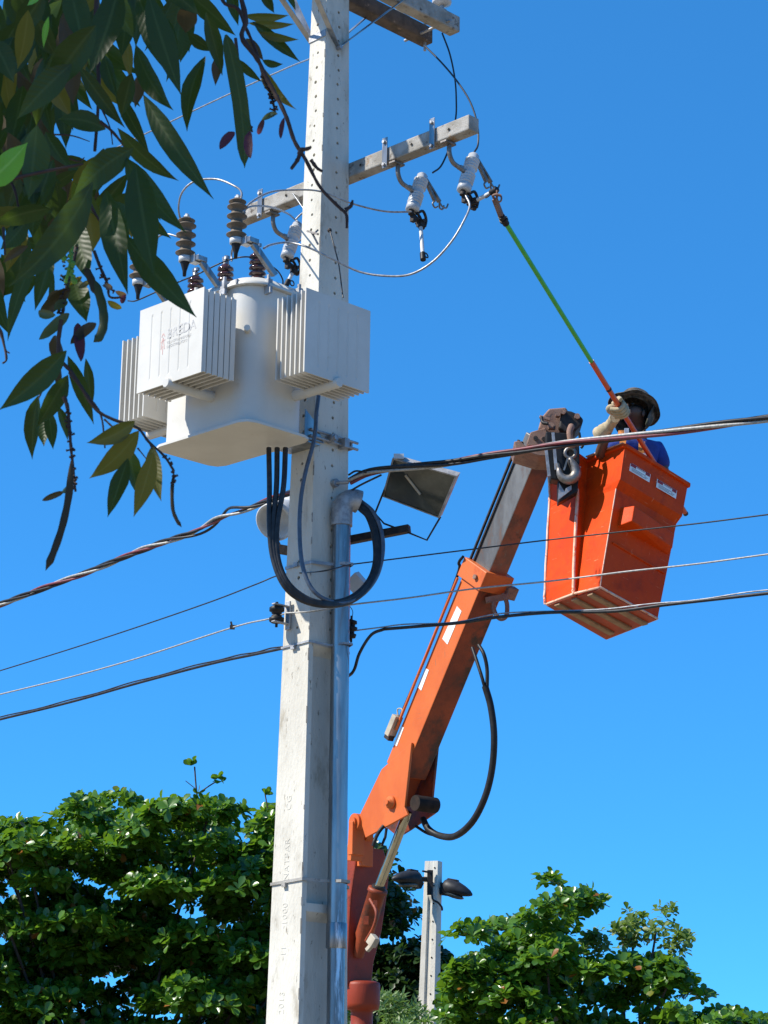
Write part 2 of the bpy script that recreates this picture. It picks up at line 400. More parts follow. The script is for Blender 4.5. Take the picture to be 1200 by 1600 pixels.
def plain(side, h0, h1):
    w0, w1 = halfw(side, h0), halfw(side, h1)
    mb.add([face_pt(side, -w0, h0), face_pt(side, w0, h0), face_pt(side, w1, h1), face_pt(side, -w1, h1)], [(0, 1, 2, 3)])
hstart = Z_REC+.06
# faces -y and +y: holes from just below the recess top up
for side in (0, 2):
    lo = hstart-.1 if side == 0 else hstart
    k = int((H_TOP-lo)/CELL)
    plain(side, 0, lo)
    for i in range(k): hole_cell(side, lo+i*CELL, lo+(i+1)*CELL, 0.006*math.sin(i*1.7), HOLE*(1+.15*math.sin(i*5.1)), .06)
    plain(side, lo+k*CELL, H_TOP)
for side in (1, 3):
    k = int((H_TOP-(hstart))/CELL)
    for i in range(k): hole_cell(side, hstart+i*CELL, hstart+(i+1)*CELL, (.012 if side == 1 else 0)+.004*math.sin(i*2.3), HOLE, .05)
    plain(side, hstart+k*CELL, H_TOP)
    # recessed lower stretch: flanges, recess panels and cross webs
    FL = .036; RD = .055
    def wpt(u, h, dep): return face_pt(side, u, h, dep)
    levels = [(0, .5, False), (.5, Z_M0, True), (Z_M0, Z_M1, False), (Z_M1, Z_REC, True), (Z_REC, hstart, False)]
    for h0, h1, rec in levels:
        w0, w1 = halfw(side, h0), halfw(side, h1)
        if not rec:
            plain(side, h0, h1)
        else:
            f0, f1 = w0-FL, w1-FL; b0, b1 = f0-.012, f1-.012
            for sg in (-1, 1):
                mb.add([wpt(sg*w0, h0, 0), wpt(sg*f0, h0, 0), wpt(sg*f1, h1, 0), wpt(sg*w1, h1, 0)], [(0, 1, 2, 3)])
                mb.add([wpt(sg*f0, h0, 0), wpt(sg*b0, h0, RD), wpt(sg*b1, h1-.05, RD), wpt(sg*f1, h1, 0)], [(0, 1, 2, 3)])
            mb.add([wpt(-b0, h0, RD), wpt(b0, h0, RD), wpt(b1, h1-.05, RD), wpt(-b1, h1-.05, RD)], [(0, 1, 2, 3)])
            mb.add([wpt(-f1, h1, 0), wpt(f1, h1, 0), wpt(b1, h1-.05, RD), wpt(-b1, h1-.05, RD)], [(0, 1, 2, 3)])
            mb.add([wpt(-f0, h0, 0), wpt(f0, h0, 0), wpt(b0, h0, RD), wpt(-b0, h0, RD)], [(0, 1, 2, 3)])
mb.add([face_pt(0, -HX(H_TOP), H_TOP), face_pt(0, HX(H_TOP), H_TOP), face_pt(2, -HX(H_TOP), H_TOP), face_pt(2, HX(H_TOP), H_TOP)], [(0, 1, 2, 3)])
o = part('shaft', mb, ['concrete', 'hole'], pole, PF)
# raised cast lettering running up the lit face
for body, ya, px in (('2013', 1584, 437), ('11', 1493, 445), ('1000', 1444, 449), ('NATPAR', 1374, 455), ('CG', 1263, 462)):
    z = P(px, ya, 12.5).z
    h = z; y = -HY(h)
    tilt = math.atan(.014)
    Mx = PF @ Matrix(((0, -1, 0, .022), (-math.sin(-tilt)*1, 0, -1, y+.0005), (math.cos(tilt), 0, 0, z), (0, 0, 0, 1)))
    text_part(body, 'concrete', pole, Mx, .058, .0022, 'raised_lettering', bold=-.0008, spacing=1.12)
# chipped arris along the near edge
mb = MB(); z = 1.0
while z < 8.9:
    z += rnd.uniform(.12, .5); l = rnd.uniform(.02, .10)
    mb.bar((HX(z)-.001, -HY(z)+.001, z), (HX(z+l)-.001, -HY(z+l)+.001, z+l), .008, .008, (1, -1, 0))
part('chipped_edge', mb, 'concrete_arm', pole, PF)
# steel bands round pole (and conduit)
def band(py, wid, name, lab, twist=0.0, conduit=True, m='galv_dull', th=.003):
    z = ZP(py); e = .004
    hx, hy = HX(z)+e, HY(z)+e
    prof = [(-hx, -hy), (hx, -hy)]
    if conduit: prof += [(hx+.035, CY0-.055), (hx+.12, CY0-.035), (hx+.125, CY0+.03), (hx+.05, CY0+.056), (hx, hy)]
    else: prof += [(hx, hy)]
    prof += [(-hx, hy)]
    pts = [V((a, b, z+twist*(a-b)+rnd.uniform(-.004, .004))) for a, b in prof]
    m_ = MB(); n = len(pts)
    cen = V((0, 0, z))
    up = V((0, 0, wid/2))
    out = []
    for i in range(n):
        d = (pts[i]-cen); d.z = 0; d.normalize(); out.append(d)
    vs = []
    for i in range(n): vs += [pts[i]-up, pts[i]+up, pts[i]+up+out[i]*th, pts[i]-up+out[i]*th]
    fs = []
    for i in range(n):
        j = (i+1) % n
        for k in range(4): fs.append((i*4+k, j*4+k, j*4+(k+1) % 4, i*4+(k+1) % 4))
    m_.add(vs, fs)
    tw = thing(name, lab, 'strap', PF)
    part('strap', m_, m, tw, PF)
    b = MB(); b.box((-hx*.1, -hy-.008, z-twist*hy), (.03, .014, wid*1.5)); part('buckle', b, m, tw, PF)
CY0 = .035
band(883, .018, 'steel_strap', 'grey steel strap round the pole beside the bottom of the cable loop', .0)
band(1011, .012, 'steel_strap', 'thin wire binding round the pole just below the two lowest bolt holes', .06, m='galv_dull', th=.006)
band(1381, .016, 'steel_strap', 'rust grey strap round pole and conduit between the cast letters', .06, m='concrete_arm', th=.006)

# ------------------------------------------------------------------ conduit
cz_top = P(533, 800, 12.55).z
co = thing('cable_conduit', 'galvanised steel conduit pipe strapped up the shaded side of the pole, hooded at the top', 'conduit', PF)
def cc(h): return V((HX(h)+.061, CY0, h))
zj = ZP(1468, 525)
m_ = MB(); m_.tube([cc(.05), cc(zj)], .049, 24); part('lower_pipe', m_, 'galv', co, PF)
m_ = MB(); m_.tube([cc(zj+.001), cc(cz_top)], .054, 24); part('upper_pipe', m_, 'galv', co, PF)
m_ = MB(); m_.lathe([(-.06, .0565), (-.055, .059), (.075, .059), (.08, .0565)], cc(zj+.01), (0, 0, 1), 24); part('coupling', m_, 'galv', co, PF)
hood = MB(); c0 = cc(cz_top)
pts = [c0-V((0, 0, .07)), c0+V((0, 0, .02))]
dirx = V((.45, .9, 0)).normalized()
for k in range(1, 8):
    a = math.pi*.5*k/7*1.25
    pts.append(c0+V((0, 0, .02))+dirx*(.075*(1-math.cos(a)))+V((0, 0, .075*math.sin(a))))
hood.tube(pts, [.064, .064, .064, .065, .066, .067, .068, .069, .07], 20); part('entry_hood', hood, 'galv_dull', co, PF)
HOODP = PF @ pts[-1]

# ------------------------------------------------------------------ crossarms
def arm_box(m_, p0, p1, w, h, up=(0, 0, 1)): m_.bar(p0, p1, w, h, up)
ZA = 7.34
lo = thing('lower_crossarm', 'pale weathered concrete crossarm behind the pole above the transformer, fuse cutouts hanging from it', 'crossarm', PF @ Matrix.Translation((0, .16, ZA)))
ya = HY(ZA)+.052
m_ = MB(); arm_box(m_, (-1.01, ya, ZA), (1.09, ya, ZA), .09, .098); o = part('beam', m_, 'concrete_arm', lo, PF, bevel=.008)
for x in (-.74, .40, .80):
    m_ = MB(); m_.box((x, ya-.057, ZA+.01), (.042, .007, .20)); part('clamp_plate', m_, 'galv', lo, PF, bevel=.002)
    m_ = MB()
    for z in (-.065, .085): m_.cyl((x, ya-.06, ZA+z-.005), (x, ya-.075, ZA+z-.005), .011, seg=6)
    part('bolt', m_, 'galv_dull', lo, PF)
for x in (.93, -.9, .62, .18, -.5):
    m_ = MB(); m_.cyl((x, ya-.0503, ZA), (x, ya-.0505, ZA), .009, seg=10); part('bolt_hole', m_, 'hole', lo, PF)
m_ = MB(); m_.bar((-.40, ya-.06, ZA-.03), (-.10, HY(7.0)-.09, 6.98), .007, .045, (0, 1, 0)); part('brace', m_, 'galv', lo, PF, bevel=.002)
ZB = 8.66
for nm, sx, yy, mm, lab in (('upper_crossarm', 1, 1.03, 'concrete_arm', 'topmost concrete crossarm nearer the camera, brown stained with an insulator at its end'),
                        ('upper_crossarm', -1, 1.02, 'concrete_dark', 'dark blackened crossarm behind the stained topmost one')):
    xx = sx*(HX(ZB)+.055)
    t_ = thing(nm, lab, 'crossarm', PF @ Matrix.Translation((xx, 0, ZB)), group='pair of upper crossarms')
    m_ = MB(); m_.bar((xx, -1.0, ZB), (xx, yy, ZB), .095, .115); part('beam', m_, mm, t_, PF, bevel=.010)
    xf = xx + sx*.052 if sx > 0 else xx-.052
    base = V((sx*(HX(8.13)+.008), 0, 8.13))
    for sy in (-1, 1):
        m_ = MB(); m_.bar(base, (xf, sy*.50, ZB-.02), .006, .042, (1, 0, 0)); part('brace', m_, 'galv', t_, PF, bevel=.002)
    m_ = MB(); m_.cyl(base-V((sx*.01, 0, 0)), base+V((sx*.03, 0, 0)), .014, seg=6); part('bolt', m_, 'galv_dull', t_, PF)
m_ = MB()
zb = 8.20
m_.box((0, -HY(zb)-.004, zb), (HX(zb)*2+.012, .006, .045)); m_.box((-HX(zb)-.004, 0, zb), (.006, HY(zb)*2, .045))
solo('steel_strap', m_, 'galv_dull', 'flat steel strap on the sunlit pole face level with the brace foot', 'strap', X=PF)
# cross bolts at the right end
m_ = MB(); m_.cyl((-.22, .90, ZB-.03), (.20, .90, ZB-.03), .010, seg=8); m_.cyl((-.10, .97, ZB-.12), (-.10, .97, ZB+.15), .010, seg=8)
solo('through_bolt', m_, 'galv_dull', 'rusty through bolt joining the ends of the two top crossarms', 'bolt', X=PF)

# pin insulators
def insulator(base, label):
    t_ = thing('pin_insulator', label, 'insulator', PF @ Matrix.Translation(base), group='pin insulators on the top crossarms')
    X = PF @ Matrix.Translation(base)
    m_ = MB(); m_.cyl((0, 0, -.02), (0, 0, .10), .014, seg=10); m_.lathe([(0, .02), (.02, .035), (.03, .035)], (0, 0, -.02), (0, 0, 1), 12); part('pin', m_, 'galv_dull', t_, X)
    m_ = MB()
    prof = [(.05, .03), (.06, .062), (.075, .066), (.09, .05), (.11, .052), (.115, .078), (.13, .08), (.15, .055), (.17, .056), (.175, .085), (.19, .087), (.215, .058), (.235, .06), (.24, .05), (.25, .036), (.265, .036), (.27, .046), (.285, .046), (.30, .03), (.302, 0.001)]
    m_.lathe(prof, (0, 0, 0), (0, 0, 1), 24); part('porcelain_shed', m_, 'porc', t_, X)
xx = HX(ZB)+.055
insulator((xx, .90, ZB+.058), 'grey porcelain insulator standing on the end of the nearest top crossarm')
insulator((-xx, .80, ZB+.058), 'grey insulator on the dark rear crossarm, half hidden by the front one')

# ------------------------------------------------------------------ fuse cutouts
def cutout_body(t_, X):
    m_ = MB(); m_.tube(spline([(0, 0, 0), (0, 0, -.07), (0, .03, -.12), (0, .085, -.135), (0, .15, -.15)], 5), .015, 8)
    m_.box((0, -.01, -.012), (.05, .09, .014)); m_.box((0, .10, -.133), (.034, .03, .022)); part('mounting_bracket', m_, 'bronze', t_, X, bevel=.003)
    d = V((0, .095, .276)).normalized(); b0 = V((0, .17, -.15))-d*.135
    prof = [(0, .028), (.004, .043), (.045, .043), (.05, .036)]
    for k in range(4): h = .055+k*.02; prof += [(h, .038), (h+.006, .045), (h+.012, .045), (h+.018, .038)]
    prof += [(.138, .036), (.165, .036)]
    for k in range(4): h = .168+k*.02; prof += [(h, .038), (h+.006, .045), (h+.012, .045), (h+.018, .038)]
    prof += [(.25, .034), (.275, .034), (.285, .026), (.287, .001)]
    m_ = MB(); m_.lathe(prof, b0, d, 24); part('porcelain_body', m_, 'porc', t_, X)
    top = b0+d*.27
    # upper contact arm with hooks
    o1 = V((0, .95, -.30)).normalized()
    m_ = MB(); q0 = top+V((0, .025, -.005)); q1 = q0+V((0, .13, -.115))
    m_.bar(q0, q1, .03, .012, (0, .4, 1)); m_.bar(q0+V((0, .01, -.015)), q0+V((0, .09, -.12)), .022, .02, (0, 1, 1))
    m_.tube(spline([q0+V((0, .09, -.12)), q0+V((0, .07, -.145)), q0+V((0, .09, -.165)), q0+V((0, .115, -.15))], 4), .006, 6)
    for sx in (-1, 1):
        m_.tube(spline([q1, q1+V((sx*.012, .015, -.03)), q1+V((sx*.016, .045, -.03)), q1+V((sx*.018, .06, .0))], 4), .006, 6)
    part('upper_contact', m_, 'bronze', t_, X, bevel=.001)
    # lower hinge
    m_ = MB(); h0 = b0
    m_.cyl(h0+V((0, 0, .01)), h0-d*.03, .018, seg=10)
    hinge = h0+V((0, .075, -.05))
    m_.tube(spline([h0-d*.02, h0+V((0, .03, -.035)), hinge], 4), .014, 8)
    m_.tube(spline([h0+V((.02, .02, -.02)), h0+V((.025, .07, .012)), hinge+V((.02, .03, .02)), hinge+V((.02, .02, -.03))], 4), .010, 6)
    m_.tube(spline([h0+V((-.02, .02, -.02)), h0+V((-.025, .07, .012)), hinge+V((-.02, .03, .02)), hinge+V((-.02, .02, -.03))], 4), .010, 6)
    m_.cyl(hinge+V((-.035, 0, 0)), hinge+V((.035, 0, 0)), .012, seg=8)
    m_.box(h0+V((0, .012, -.05)), (.03, .03, .04))
    part('lower_hinge', m_, 'castiron', t_, X, bevel=.002)
    return top, h0, hinge
def fuse(t_, X, hinge, end, ring=True):
    hinge = V(hinge); end = V(end); d = (end-hinge).normalized()
    f = thing2 = None
    m_ = MB(); m_.cyl(hinge+d*.03, end-d*.03, .0125, seg=12); tube = part('fuse_tube', m_, 'palegrey', t_, X)
    m_ = MB(); m_.box(hinge+d*.015, (.045, .03, .04)); m_.cyl(hinge-d*.015, hinge+d*.05, .017, seg=10)
    m_.ball(hinge+V((0, .02, -.03)), .017, 8); part('trunnion', m_, 'castiron', tube, X, root=t_)
    m_ = MB(); m_.cyl(end-d*.045, end+d*.01, .018, seg=12); part('end_cap', m_, 'black', tube, X, root=t_)
    side = d.cross(V((1, 0, 0))).normalized()
    m_ = MB(); c = end-d*.05-side*.032
    m_.tube([c+(d*math.cos(a)+side*math.sin(a))*.017 for a in [2*math.pi*k/12 for k in range(12)]], .0045, 6, closed=True)
    part('pull_ring', m_, 'castiron', tube, X, root=t_)
zc = ZA-.055
cut_lab = ['white ribbed fuse cutout hanging right of the pole, its tube dangling open',
           'ribbed fuse cutout nearest the crossarm tip, its tube held by the green stick',
           'white fuse cutout between the transformer lid and the pole']
CUT = []
for i, x in enumerate((.46, .89, -.67)):
    X = PF @ Matrix.Translation((x, ya, zc))
    t_ = thing('fuse_cutout', cut_lab[i], 'fuse cutout', X, group='fuse cutouts under the lower crossarm')
    top, h0, hinge = cutout_body(t_, X)
    CUT.append((X, top, h0, hinge))
    inv = X.inverted()
    if i == 0: fuse(t_, X, hinge, inv @ P(661, 404, (X @ hinge).y-.12))
    elif i == 1: fuse(t_, X, hinge, inv @ P(775, 297, (X @ hinge).y-.16))
    else: fuse(t_, X, hinge, inv @ P(447, 446, (X @ hinge).y-.05))

# ------------------------------------------------------------------ transformer
ZT0, ZT1 = 5.385, 6.225
ZAR = 6.37
TY = -.70
TR = PF @ Matrix.Translation((0, TY, ZT0))
tr = thing('pole_transformer', 'light grey pole transformer with three finned radiators mounted on the concrete pole', 'transformer', TR)
def rrect(hx, hy, r, z, cx=0, cy=TY, n=6):
    out = []
    for qx, qy, a0 in ((hx-r, -(hy-r), -90), (hx-r, hy-r, 0), (-(hx-r), hy-r, 90), (-(hx-r), -(hy-r), 180)):
        for k in range(n+1):
            a = math.radians(a0+90*k/n); out.append(V((cx+qx+r*math.cos(a), cy+qy+r*math.sin(a), z)))
    return out
m_ = MB(); m_.loft([rrect(.40, .24, .15, z, n=8) for z in (ZT0+.004, (ZT0+ZT1)/2, ZT1-.02)], True, True); part('tank', m_, 'paint', tr, PF)
m_ = MB(); m_.loft([rrect(.418, .258, .075, z, n=2) for z in (ZT0-.012, ZT0+.003)], True, False); part('base_plate', m_, 'paint', tr, PF, bevel=.002)
m_ = MB(); m_.loft([rrect(.43, .27, .17, ZT1-.0185, n=8), rrect(.43, .27, .17, ZT1-.002, n=8), rrect(.425, .265, .165, ZT1-.001, n=8), rrect(.40, .24, .15, ZT1+.03, n=8), rrect(.36, .20, .13, ZT1+.04, n=8)], True, True); part('lid', m_, 'paint', tr, PF)
# lid clamps
for (x, y) in ((-.30, -.27), (-.05, -.27), (.20, -.27), (.41, -.12), (.43, .1), (-.43, 0)):
    m_ = MB(); m_.box((x, TY+y, ZT1-.01), (.035, .035, .07)); m_.cyl((x, TY+y, ZT1+.02), (x, TY+y, ZT1+.05), .012, seg=6)
    m_.box((x*1.02, TY+y*1.05, ZT1-.05), (.05, .02, .035)); part('lid_clamp', m_, 'galv_dull' if x > 0 else 'paint', tr, PF, bevel=.003)
def plate(m_, cx, cz, w, h, th, axis, off, ribs=5, thick_edges=True):
    """ribbed radiator plate; axis 0: normal along x, 1: along y; off: position on the axis"""
    prof = []; n = ribs; mar = w*.13; pitch = (w-2*mar)/n; g_ = .010
    pos = [-w/2]
    prof = [(-w/2, th/2), (-w/2+mar, th/2)]
    for k in range(n):
        a = -w/2+mar+pitch*(k+.5)
        prof += [(a-g_*.9, th/2), (a-g_*.3, th/2-.0032), (a+g_*.3, th/2-.0032), (a+g_*.9, th/2)]
    prof += [(w/2, th/2)]
    zs = [(-h/2, 0), (-h/2+h*.10, 0), (-h/2+h*.13, 1), (h/2-h*.13, 1), (h/2-h*.10, 0), (h/2, 0)]
    def pt(u, d, z):
        return V((off+d, cx+u, cz+z)) if axis == 0 else V((cx+u, off+d, cz+z))
    for sgn in (-1, 1):
        vs = []; fs = []; m = len(prof)
        for z, k in zs:
            for u, d in prof: vs.append(pt(u, sgn*(d if k else th/2), z))
        for a in range(len(zs)-1):
            for b in range(m-1): fs.append((a*m+b, a*m+b+1, (a+1)*m+b+1, (a+1)*m+b))
        m_.add(vs, fs)
    c = [pt(-w/2, -th/2, -h/2), pt(w/2, -th/2, -h/2), pt(w/2, th/2, -h/2), pt(-w/2, th/2, -h/2)]
    d = [pt(-w/2, -th/2, h/2), pt(w/2, -th/2, h/2), pt(w/2, th/2, h/2), pt(-w/2, th/2, h/2)]
    m_.add(c+d, [(0, 1, 2, 3), (4, 5, 6, 7), (0, 3, 7, 4), (1, 2, 6, 5)])
def radiator(axis, outer, inner, c, w, z0, z1, nfin, lab):
    sg = 1 if outer > inner else -1
    h = z1-z0; zc_ = (z0+z1)/2; span = abs(outer-inner)
    hds = []
    for z in (z0+.012, z1-.04):
        hd = MB(); a = inner-sg*.10; b = outer+sg*.012
        r = .031
        if z < zc_: z = z0-.006
        p0, p1 = ((a, c, z), (b, c, z)) if axis == 0 else ((c, a, z), (c, b, z))
        if z > zc_: b = outer-sg*.03; p1 = (b, c, z) if axis == 0 else (c, b, z)
        hd.lathe([(0, r), (abs(b-a)-.006, r), (abs(b-a), r*.8)], p0, V(p1)-V(p0), 18); hds.append(hd)
    rad = part('radiator', hds[0], 'paint', tr, PF, label=lab)
    part('top_header', hds[1], 'paint', rad, PF, root=tr)
    step = span/nfin
    for k in range(nfin):
        off = outer-sg*(k+.32)*step
        th = .0095
        q = MB()
        if axis == 1:
            for sx in (-1, 1): q.box((c+sx*(w/2-.007), off-sg*step*.38, zc_), (.013, step*.72, h-.01))
        plate(q, c, zc_, w if k else w+.006, h if k else h+.006, th, axis, off)
        part('fin_plate', q, 'paint', rad, PF, root=tr, bevel=.0015)
    return rad
radF = radiator(1, -1.27, -1.02, .09, .555, 5.59, 6.085, 6, 'front radiator with the printed maker name, in full sun')
radiator(0, .75, .48, -.58, .50, 5.615, 6.105, 7, 'right radiator overlapping the pole, in shade')
radiator(0, -.75, -.49, -.70, .50, 5.60, 6.12, 6, 'left radiator at the far side')
# print on the front radiator
def on_front(u, z): return PF @ Matrix(((1, 0, 0, u), (0, 0, -1, -1.2621), (0, 1, 0, z), (0, 0, 0, 1)))
zz = 5.80
text_part('BREDA', 'print_grey', tr, on_front(.06, zz+.04), .082, .0004, 'maker_lettering', bold=.0008)
text_part('TRANSFORMADORES', 'print_grey', tr, on_front(.062, zz+.018), .022, .0003, 'small_lettering')
text_part('DE DISTRIBUICAO', 'print_grey', tr, on_front(.062, zz-.006), .022, .0003, 'small_lettering')
m_ = MB()
for a, b in (((0, 0), (.014, .07)), ((.03, 0), (.016, .07)), ((-.005, .045), (.035, .055)), ((.015, -.03), (.015, .02)), ((.002, .075), (.015, .095)), ((.03, .075), (.017, .095))):
    m_.bar((.012+a[0], -1.2623, zz+a[1]), (.012+b[0], -1.2623, zz+b[1]), .005, .0006, (0, 1, 0))
part('tower_emblem', m_, 'print_red', tr, PF)
# high voltage bushings
for k, x in enumerate((-.27, 0, .28)):
    y = TY-.09; b = V((x, y, ZT1+.03))
    m_ = MB(); prof = [(-.01, .05), (.012, .05), (.014, .034)]
    for i in range(5):
        h = .02+i*.034; prof += [(h, .03), (h+.006, .048), (h+.014, .052-.001*i), (h+.023, .046), (h+.029, .03)]
    prof += [(.195, .028), (.20, .02), (.201, .001)]
    m_.lathe(prof, b, (0.03, -.05, 1), 24); bu = part('bushing', m_, 'porc_brown', tr, PF)
    m_ = MB(); m_.lathe([(.199, .02), (.22, .02), (.222, .009), (.255, .009)], b, (0.03, -.05, 1), 12); m_.box(b+V((.006, -.010, .24)), (.045, .02, .02)); part('terminal', m_, 'galv', bu, PF, root=tr)
# low voltage outlets beneath and mounting lugs to the pole
m_ = MB()
for z in (ZT0+.13, ZT1-.14):
    m_.box((0, TY+.24+.09, z), (.16, .18, .10))
part('mounting_lug', m_, 'paint', tr, PF, bevel=.004)
m_ = MB(); m_.cyl((.335, TY-.20, 5.93), (.38, TY-.245, 5.93), .018, seg=12); part('filler_plug', m_, 'paint', tr, PF)
for k in range(5):
    m_ = MB(); x_ = -.3+.15*k; m_.cyl((x_, TY-.262, ZT1-.012), (x_, TY-.262, ZT1+.012), .010, seg=6); part('lid_bolt', m_, 'galv_dull', tr, PF)
m_ = MB(); m_.prism([(HX(6)+.02, -HY(5.6)-.10, 5.50), (HX(6)+.02, -HY(5.6)+.06, 5.50), (HX(6)+.02, -HY(5.6)-.02, 5.62), (HX(6)+.02, -HY(5.6)-.10, 5.68)], (.006, 0, 0))
m_.box((0.02, -HY(5.5)-.05, 5.47), (.26, .10, .012)); part('support_bracket', m_, 'galv', tr, PF, bevel=.002)
# mounting clamp round the pole under transformer
m_ = MB(); zc2 = P(505, 678, 12.5).z
hx, hy = HX(zc2), HY(zc2)
m_.box((0, -hy-.008, zc2), (2*hx+.05, .012, .06)); m_.box((0, hy+.008, zc2), (2*hx+.05, .012, .06))
for s_ in (-1, 1): m_.cyl((hx+.03, -hy-.06, zc2+.02*s_), (hx+.03, hy+.05, zc2+.02*s_), .009, seg=8)
cl = thing('pole_clamp', 'grey bolted clamp around the pole just under the transformer', 'clamp', PF @ Matrix.Translation((0, 0, zc2)))
part('clamp_band', m_, 'galv_dull', cl, PF, bevel=.002)
m_ = MB(); m_.cyl((hx+.0, -.03, zc2), (hx+.06, -.03, zc2), .026, seg=14); m_.cyl((hx+.055, -.03, zc2), (hx+.075, -.03, zc2), .018, seg=6); m_.box((hx+.035, .07, zc2-.01), (.06, .04, .06)); part('bolt', m_, 'galv_dull', cl, PF, bevel=.003)
m_ = MB(); zz3 = P(525, 745, 12.5).z
m_.cyl((HX(zz3), .02, zz3), (HX(zz3)+.03, .02, zz3), .025, seg=12); m_.cyl((HX(zz3)+.02, .02, zz3), (HX(zz3)+.09, .06, zz3), .011, seg=10)
solo('eye_bolt', m_, 'galv_dull', 'stubby steel eye bolt below the clamp holding the twisted cable', 'bolt', X=PF)

# surge arresters on their brackets
arr_lab = ['taupe ribbed surge arrester at left end, mostly hidden by a hanging leaf', 'taupe ribbed surge arrester left of the middle, below the tip of the long leaf', 'taupe ribbed surge arrester in front of the left tip of the lower crossarm']
for i, (x, y, px, py) in enumerate(((-.40, -1.12, 217, 462), (.02, -1.12, 299, 407), (.44, -1.10, 377, 391))):
    X = PF @ Matrix.Translation((x, y, ZAR+(.0 if i else -.03)))
    t_ = thing('surge_arrester', arr_lab[i], 'surge arrester', X, group='surge arresters above the transformer')
    m_ = MB(); prof = [(.03, .036), (.035, .032)]
    for k in range(4):
        h = .045+k*.056; prof += [(h, .033), (h+.010, .058), (h+.014, .058), (h+.03, .033)]
        prof += [(h+.034, .033), (h+.042, .05), (h+.046, .05), (h+.052, .033)] if k == 3 else []
    prof += [(.275, .026), (.277, .001)]
    m_.lathe(prof, (0, 0, 0), (0, 0, 1), 24); part('ribbed_housing', m_, 'polymer', t_, X)
    m_ = MB(); m_.lathe([(.0, .03), (.002, .037), (.034, .037), (.036, .03)], (0, 0, 0), (0, 0, 1), 16); m_.cyl((0, 0, .275), (0, 0, .30), .01, seg=8); m_.box((0, 0, .285), (.03, .018, .018)); part('metal_collar', m_, 'palegrey', t_, X)
    m_ = MB(); m_.lathe([(.0, .028), (-.02, .022), (-.055, .012), (-.085, .010), (-.087, .001)], (0, 0, 0), (0, 0, 1), 12); part('disconnector', m_, 'black', t_, X)
    m_ = MB(); m_.box((.055, .03, .01), (.05, .05, .045)); m_.box((.09, .045, .01), (.03, .07, .03))
    m_.bar((.09, .05, .0), (.12, .20, -.16), .035, .012, (1, 0, 0)); m_.bar((.07, .05, .0), (.10, .20, -.16), .008, .03, (1, 0, 0)); part('bracket', m_, 'galv', t_, X, bevel=.002)
# ================================================================== WIRES AND CABLES
def extend(pts, n0=5.0, n1=5.0):
    a = (pts[0]-pts[2]).normalized(); b = (pts[-1]-pts[-3]).normalized()
    return [pts[0]+a*n0]+pts+[pts[-1]+b*n1]
def wire(name, pts, r, m, label, cat='wire', group=None, ext0=0, ext1=0, n=8, seg=6, smooth=True):
    q = spline(pts, n) if smooth else [V(p) for p in pts]
    if ext0: q = [q[0]+(q[0]-q[4]).normalized()*ext0]+q
    if ext1: q = q+[q[-1]+(q[-1]-q[-5]).normalized()*ext1]
    c = q[len(q)//2].copy()
    t_ = MB(); t_.tube([p for p in q], r, seg)
    o = part(name, t_, m, None, Matrix.Translation(-c)); o.location = c
    o['label'] = label; o['category'] = cat
    if group: o['group'] = group
    return o
def bundle(label, pts, ext0, ext1, R=.016, rs=.0135, pitch=.42, mats=('cable', 'greycable', 'redcable', 'cable'), open_at=None):
    q = spline(pts, 14)
    if ext0: d = (q[0]-q[6]).normalized(); q = [q[0]+d*ext0*(1-k/40) for k in range(40)]+q
    if ext1: d = (q[-1]-q[-7]).normalized(); q = q+[q[-1]+d*ext1*(k+1)/40 for k in range(40)]
    # resample
    out = [q[0]]; step = .035
    for i in range(1, len(q)):
        while (q[i]-out[-1]).length > step: out.append(out[-1]+(q[i]-out[-1]).normalized()*step)
    t_ = thing('twisted_cable', label, 'cable', Matrix.Translation(out[len(out)//2]))
    s = 0
    for k, mm in enumerate(mats):
        ln = 0; pl = []
        for i, p in enumerate(out):
            tg = (out[min(i+1, len(out)-1)]-out[max(0, i-1)]).normalized()
            x = tg.cross(V((0, 0, 1))).normalized(); y = tg.cross(x)
            if i: ln += (p-out[i-1]).length
            a = 2*math.pi*(ln/pitch)+k*2*math.pi/len(mats)+.5*math.sin(ln*2.1)
            RR = R*(1+.25*math.sin(ln*3+k*2))
            if open_at:
                for (c, w, amp) in open_at: RR += amp*math.exp(-((p-c).length/w)**2)*(1, .5, -.6, -1)[k % 4]; 
            rr = x*math.cos(a)+y*math.sin(a)
            pl.append(p+rr*RR)
        m_ = MB(); m_.tube(pl, rs, 6); part('strand', m_, mm, t_)
    return t_
def wy_l(px, k=1.0):           # depth of a line that leaves the pole to the left, receding
    return 12.75+(500-px)/500*2.3*k
def wy_r(px): return 12.6-(px-545)/655*1.1
L1 = [(0, 945), (120, 900), (215, 862), (300, 832), (370, 800), (425, 780), (455, 770)]
bundle('black, grey and red twisted service cable left of the pole', [P(x, y, wy_l(x)) for x, y in L1], 7, 0, R=.0130, rs=.0092, pitch=.8,
       open_at=[(P(350, 806, wy_l(350)), .28, .030)])
R1 = [(546, 752), (575, 738), (620, 731), (700, 723), (760, 712), (815, 704), (880, 693), (960, 684), (1040, 675), (1120, 664), (1200, 653)]
bundle('black, white and red twisted service cable sweeping right past the bucket rim', [P(x, y, wy_r(x)) for x, y in R1], 0, 7, R=.0130, rs=.0102, pitch=1.9, mats=('greycable', 'redcable', 'cable', 'cable'))
wire('service_wire', [P(x, y, wy_l(x)) for x, y in ((0, 1048), (110, 1014), (220, 978), (330, 940), (400, 913), (440, 898))]+[P(500, 893, 12.2), P(548, 882, 12.45)], .0042, 'cable', 'upper thin black wire left of the pole, crossing behind the cable loop', group='', ext0=7)
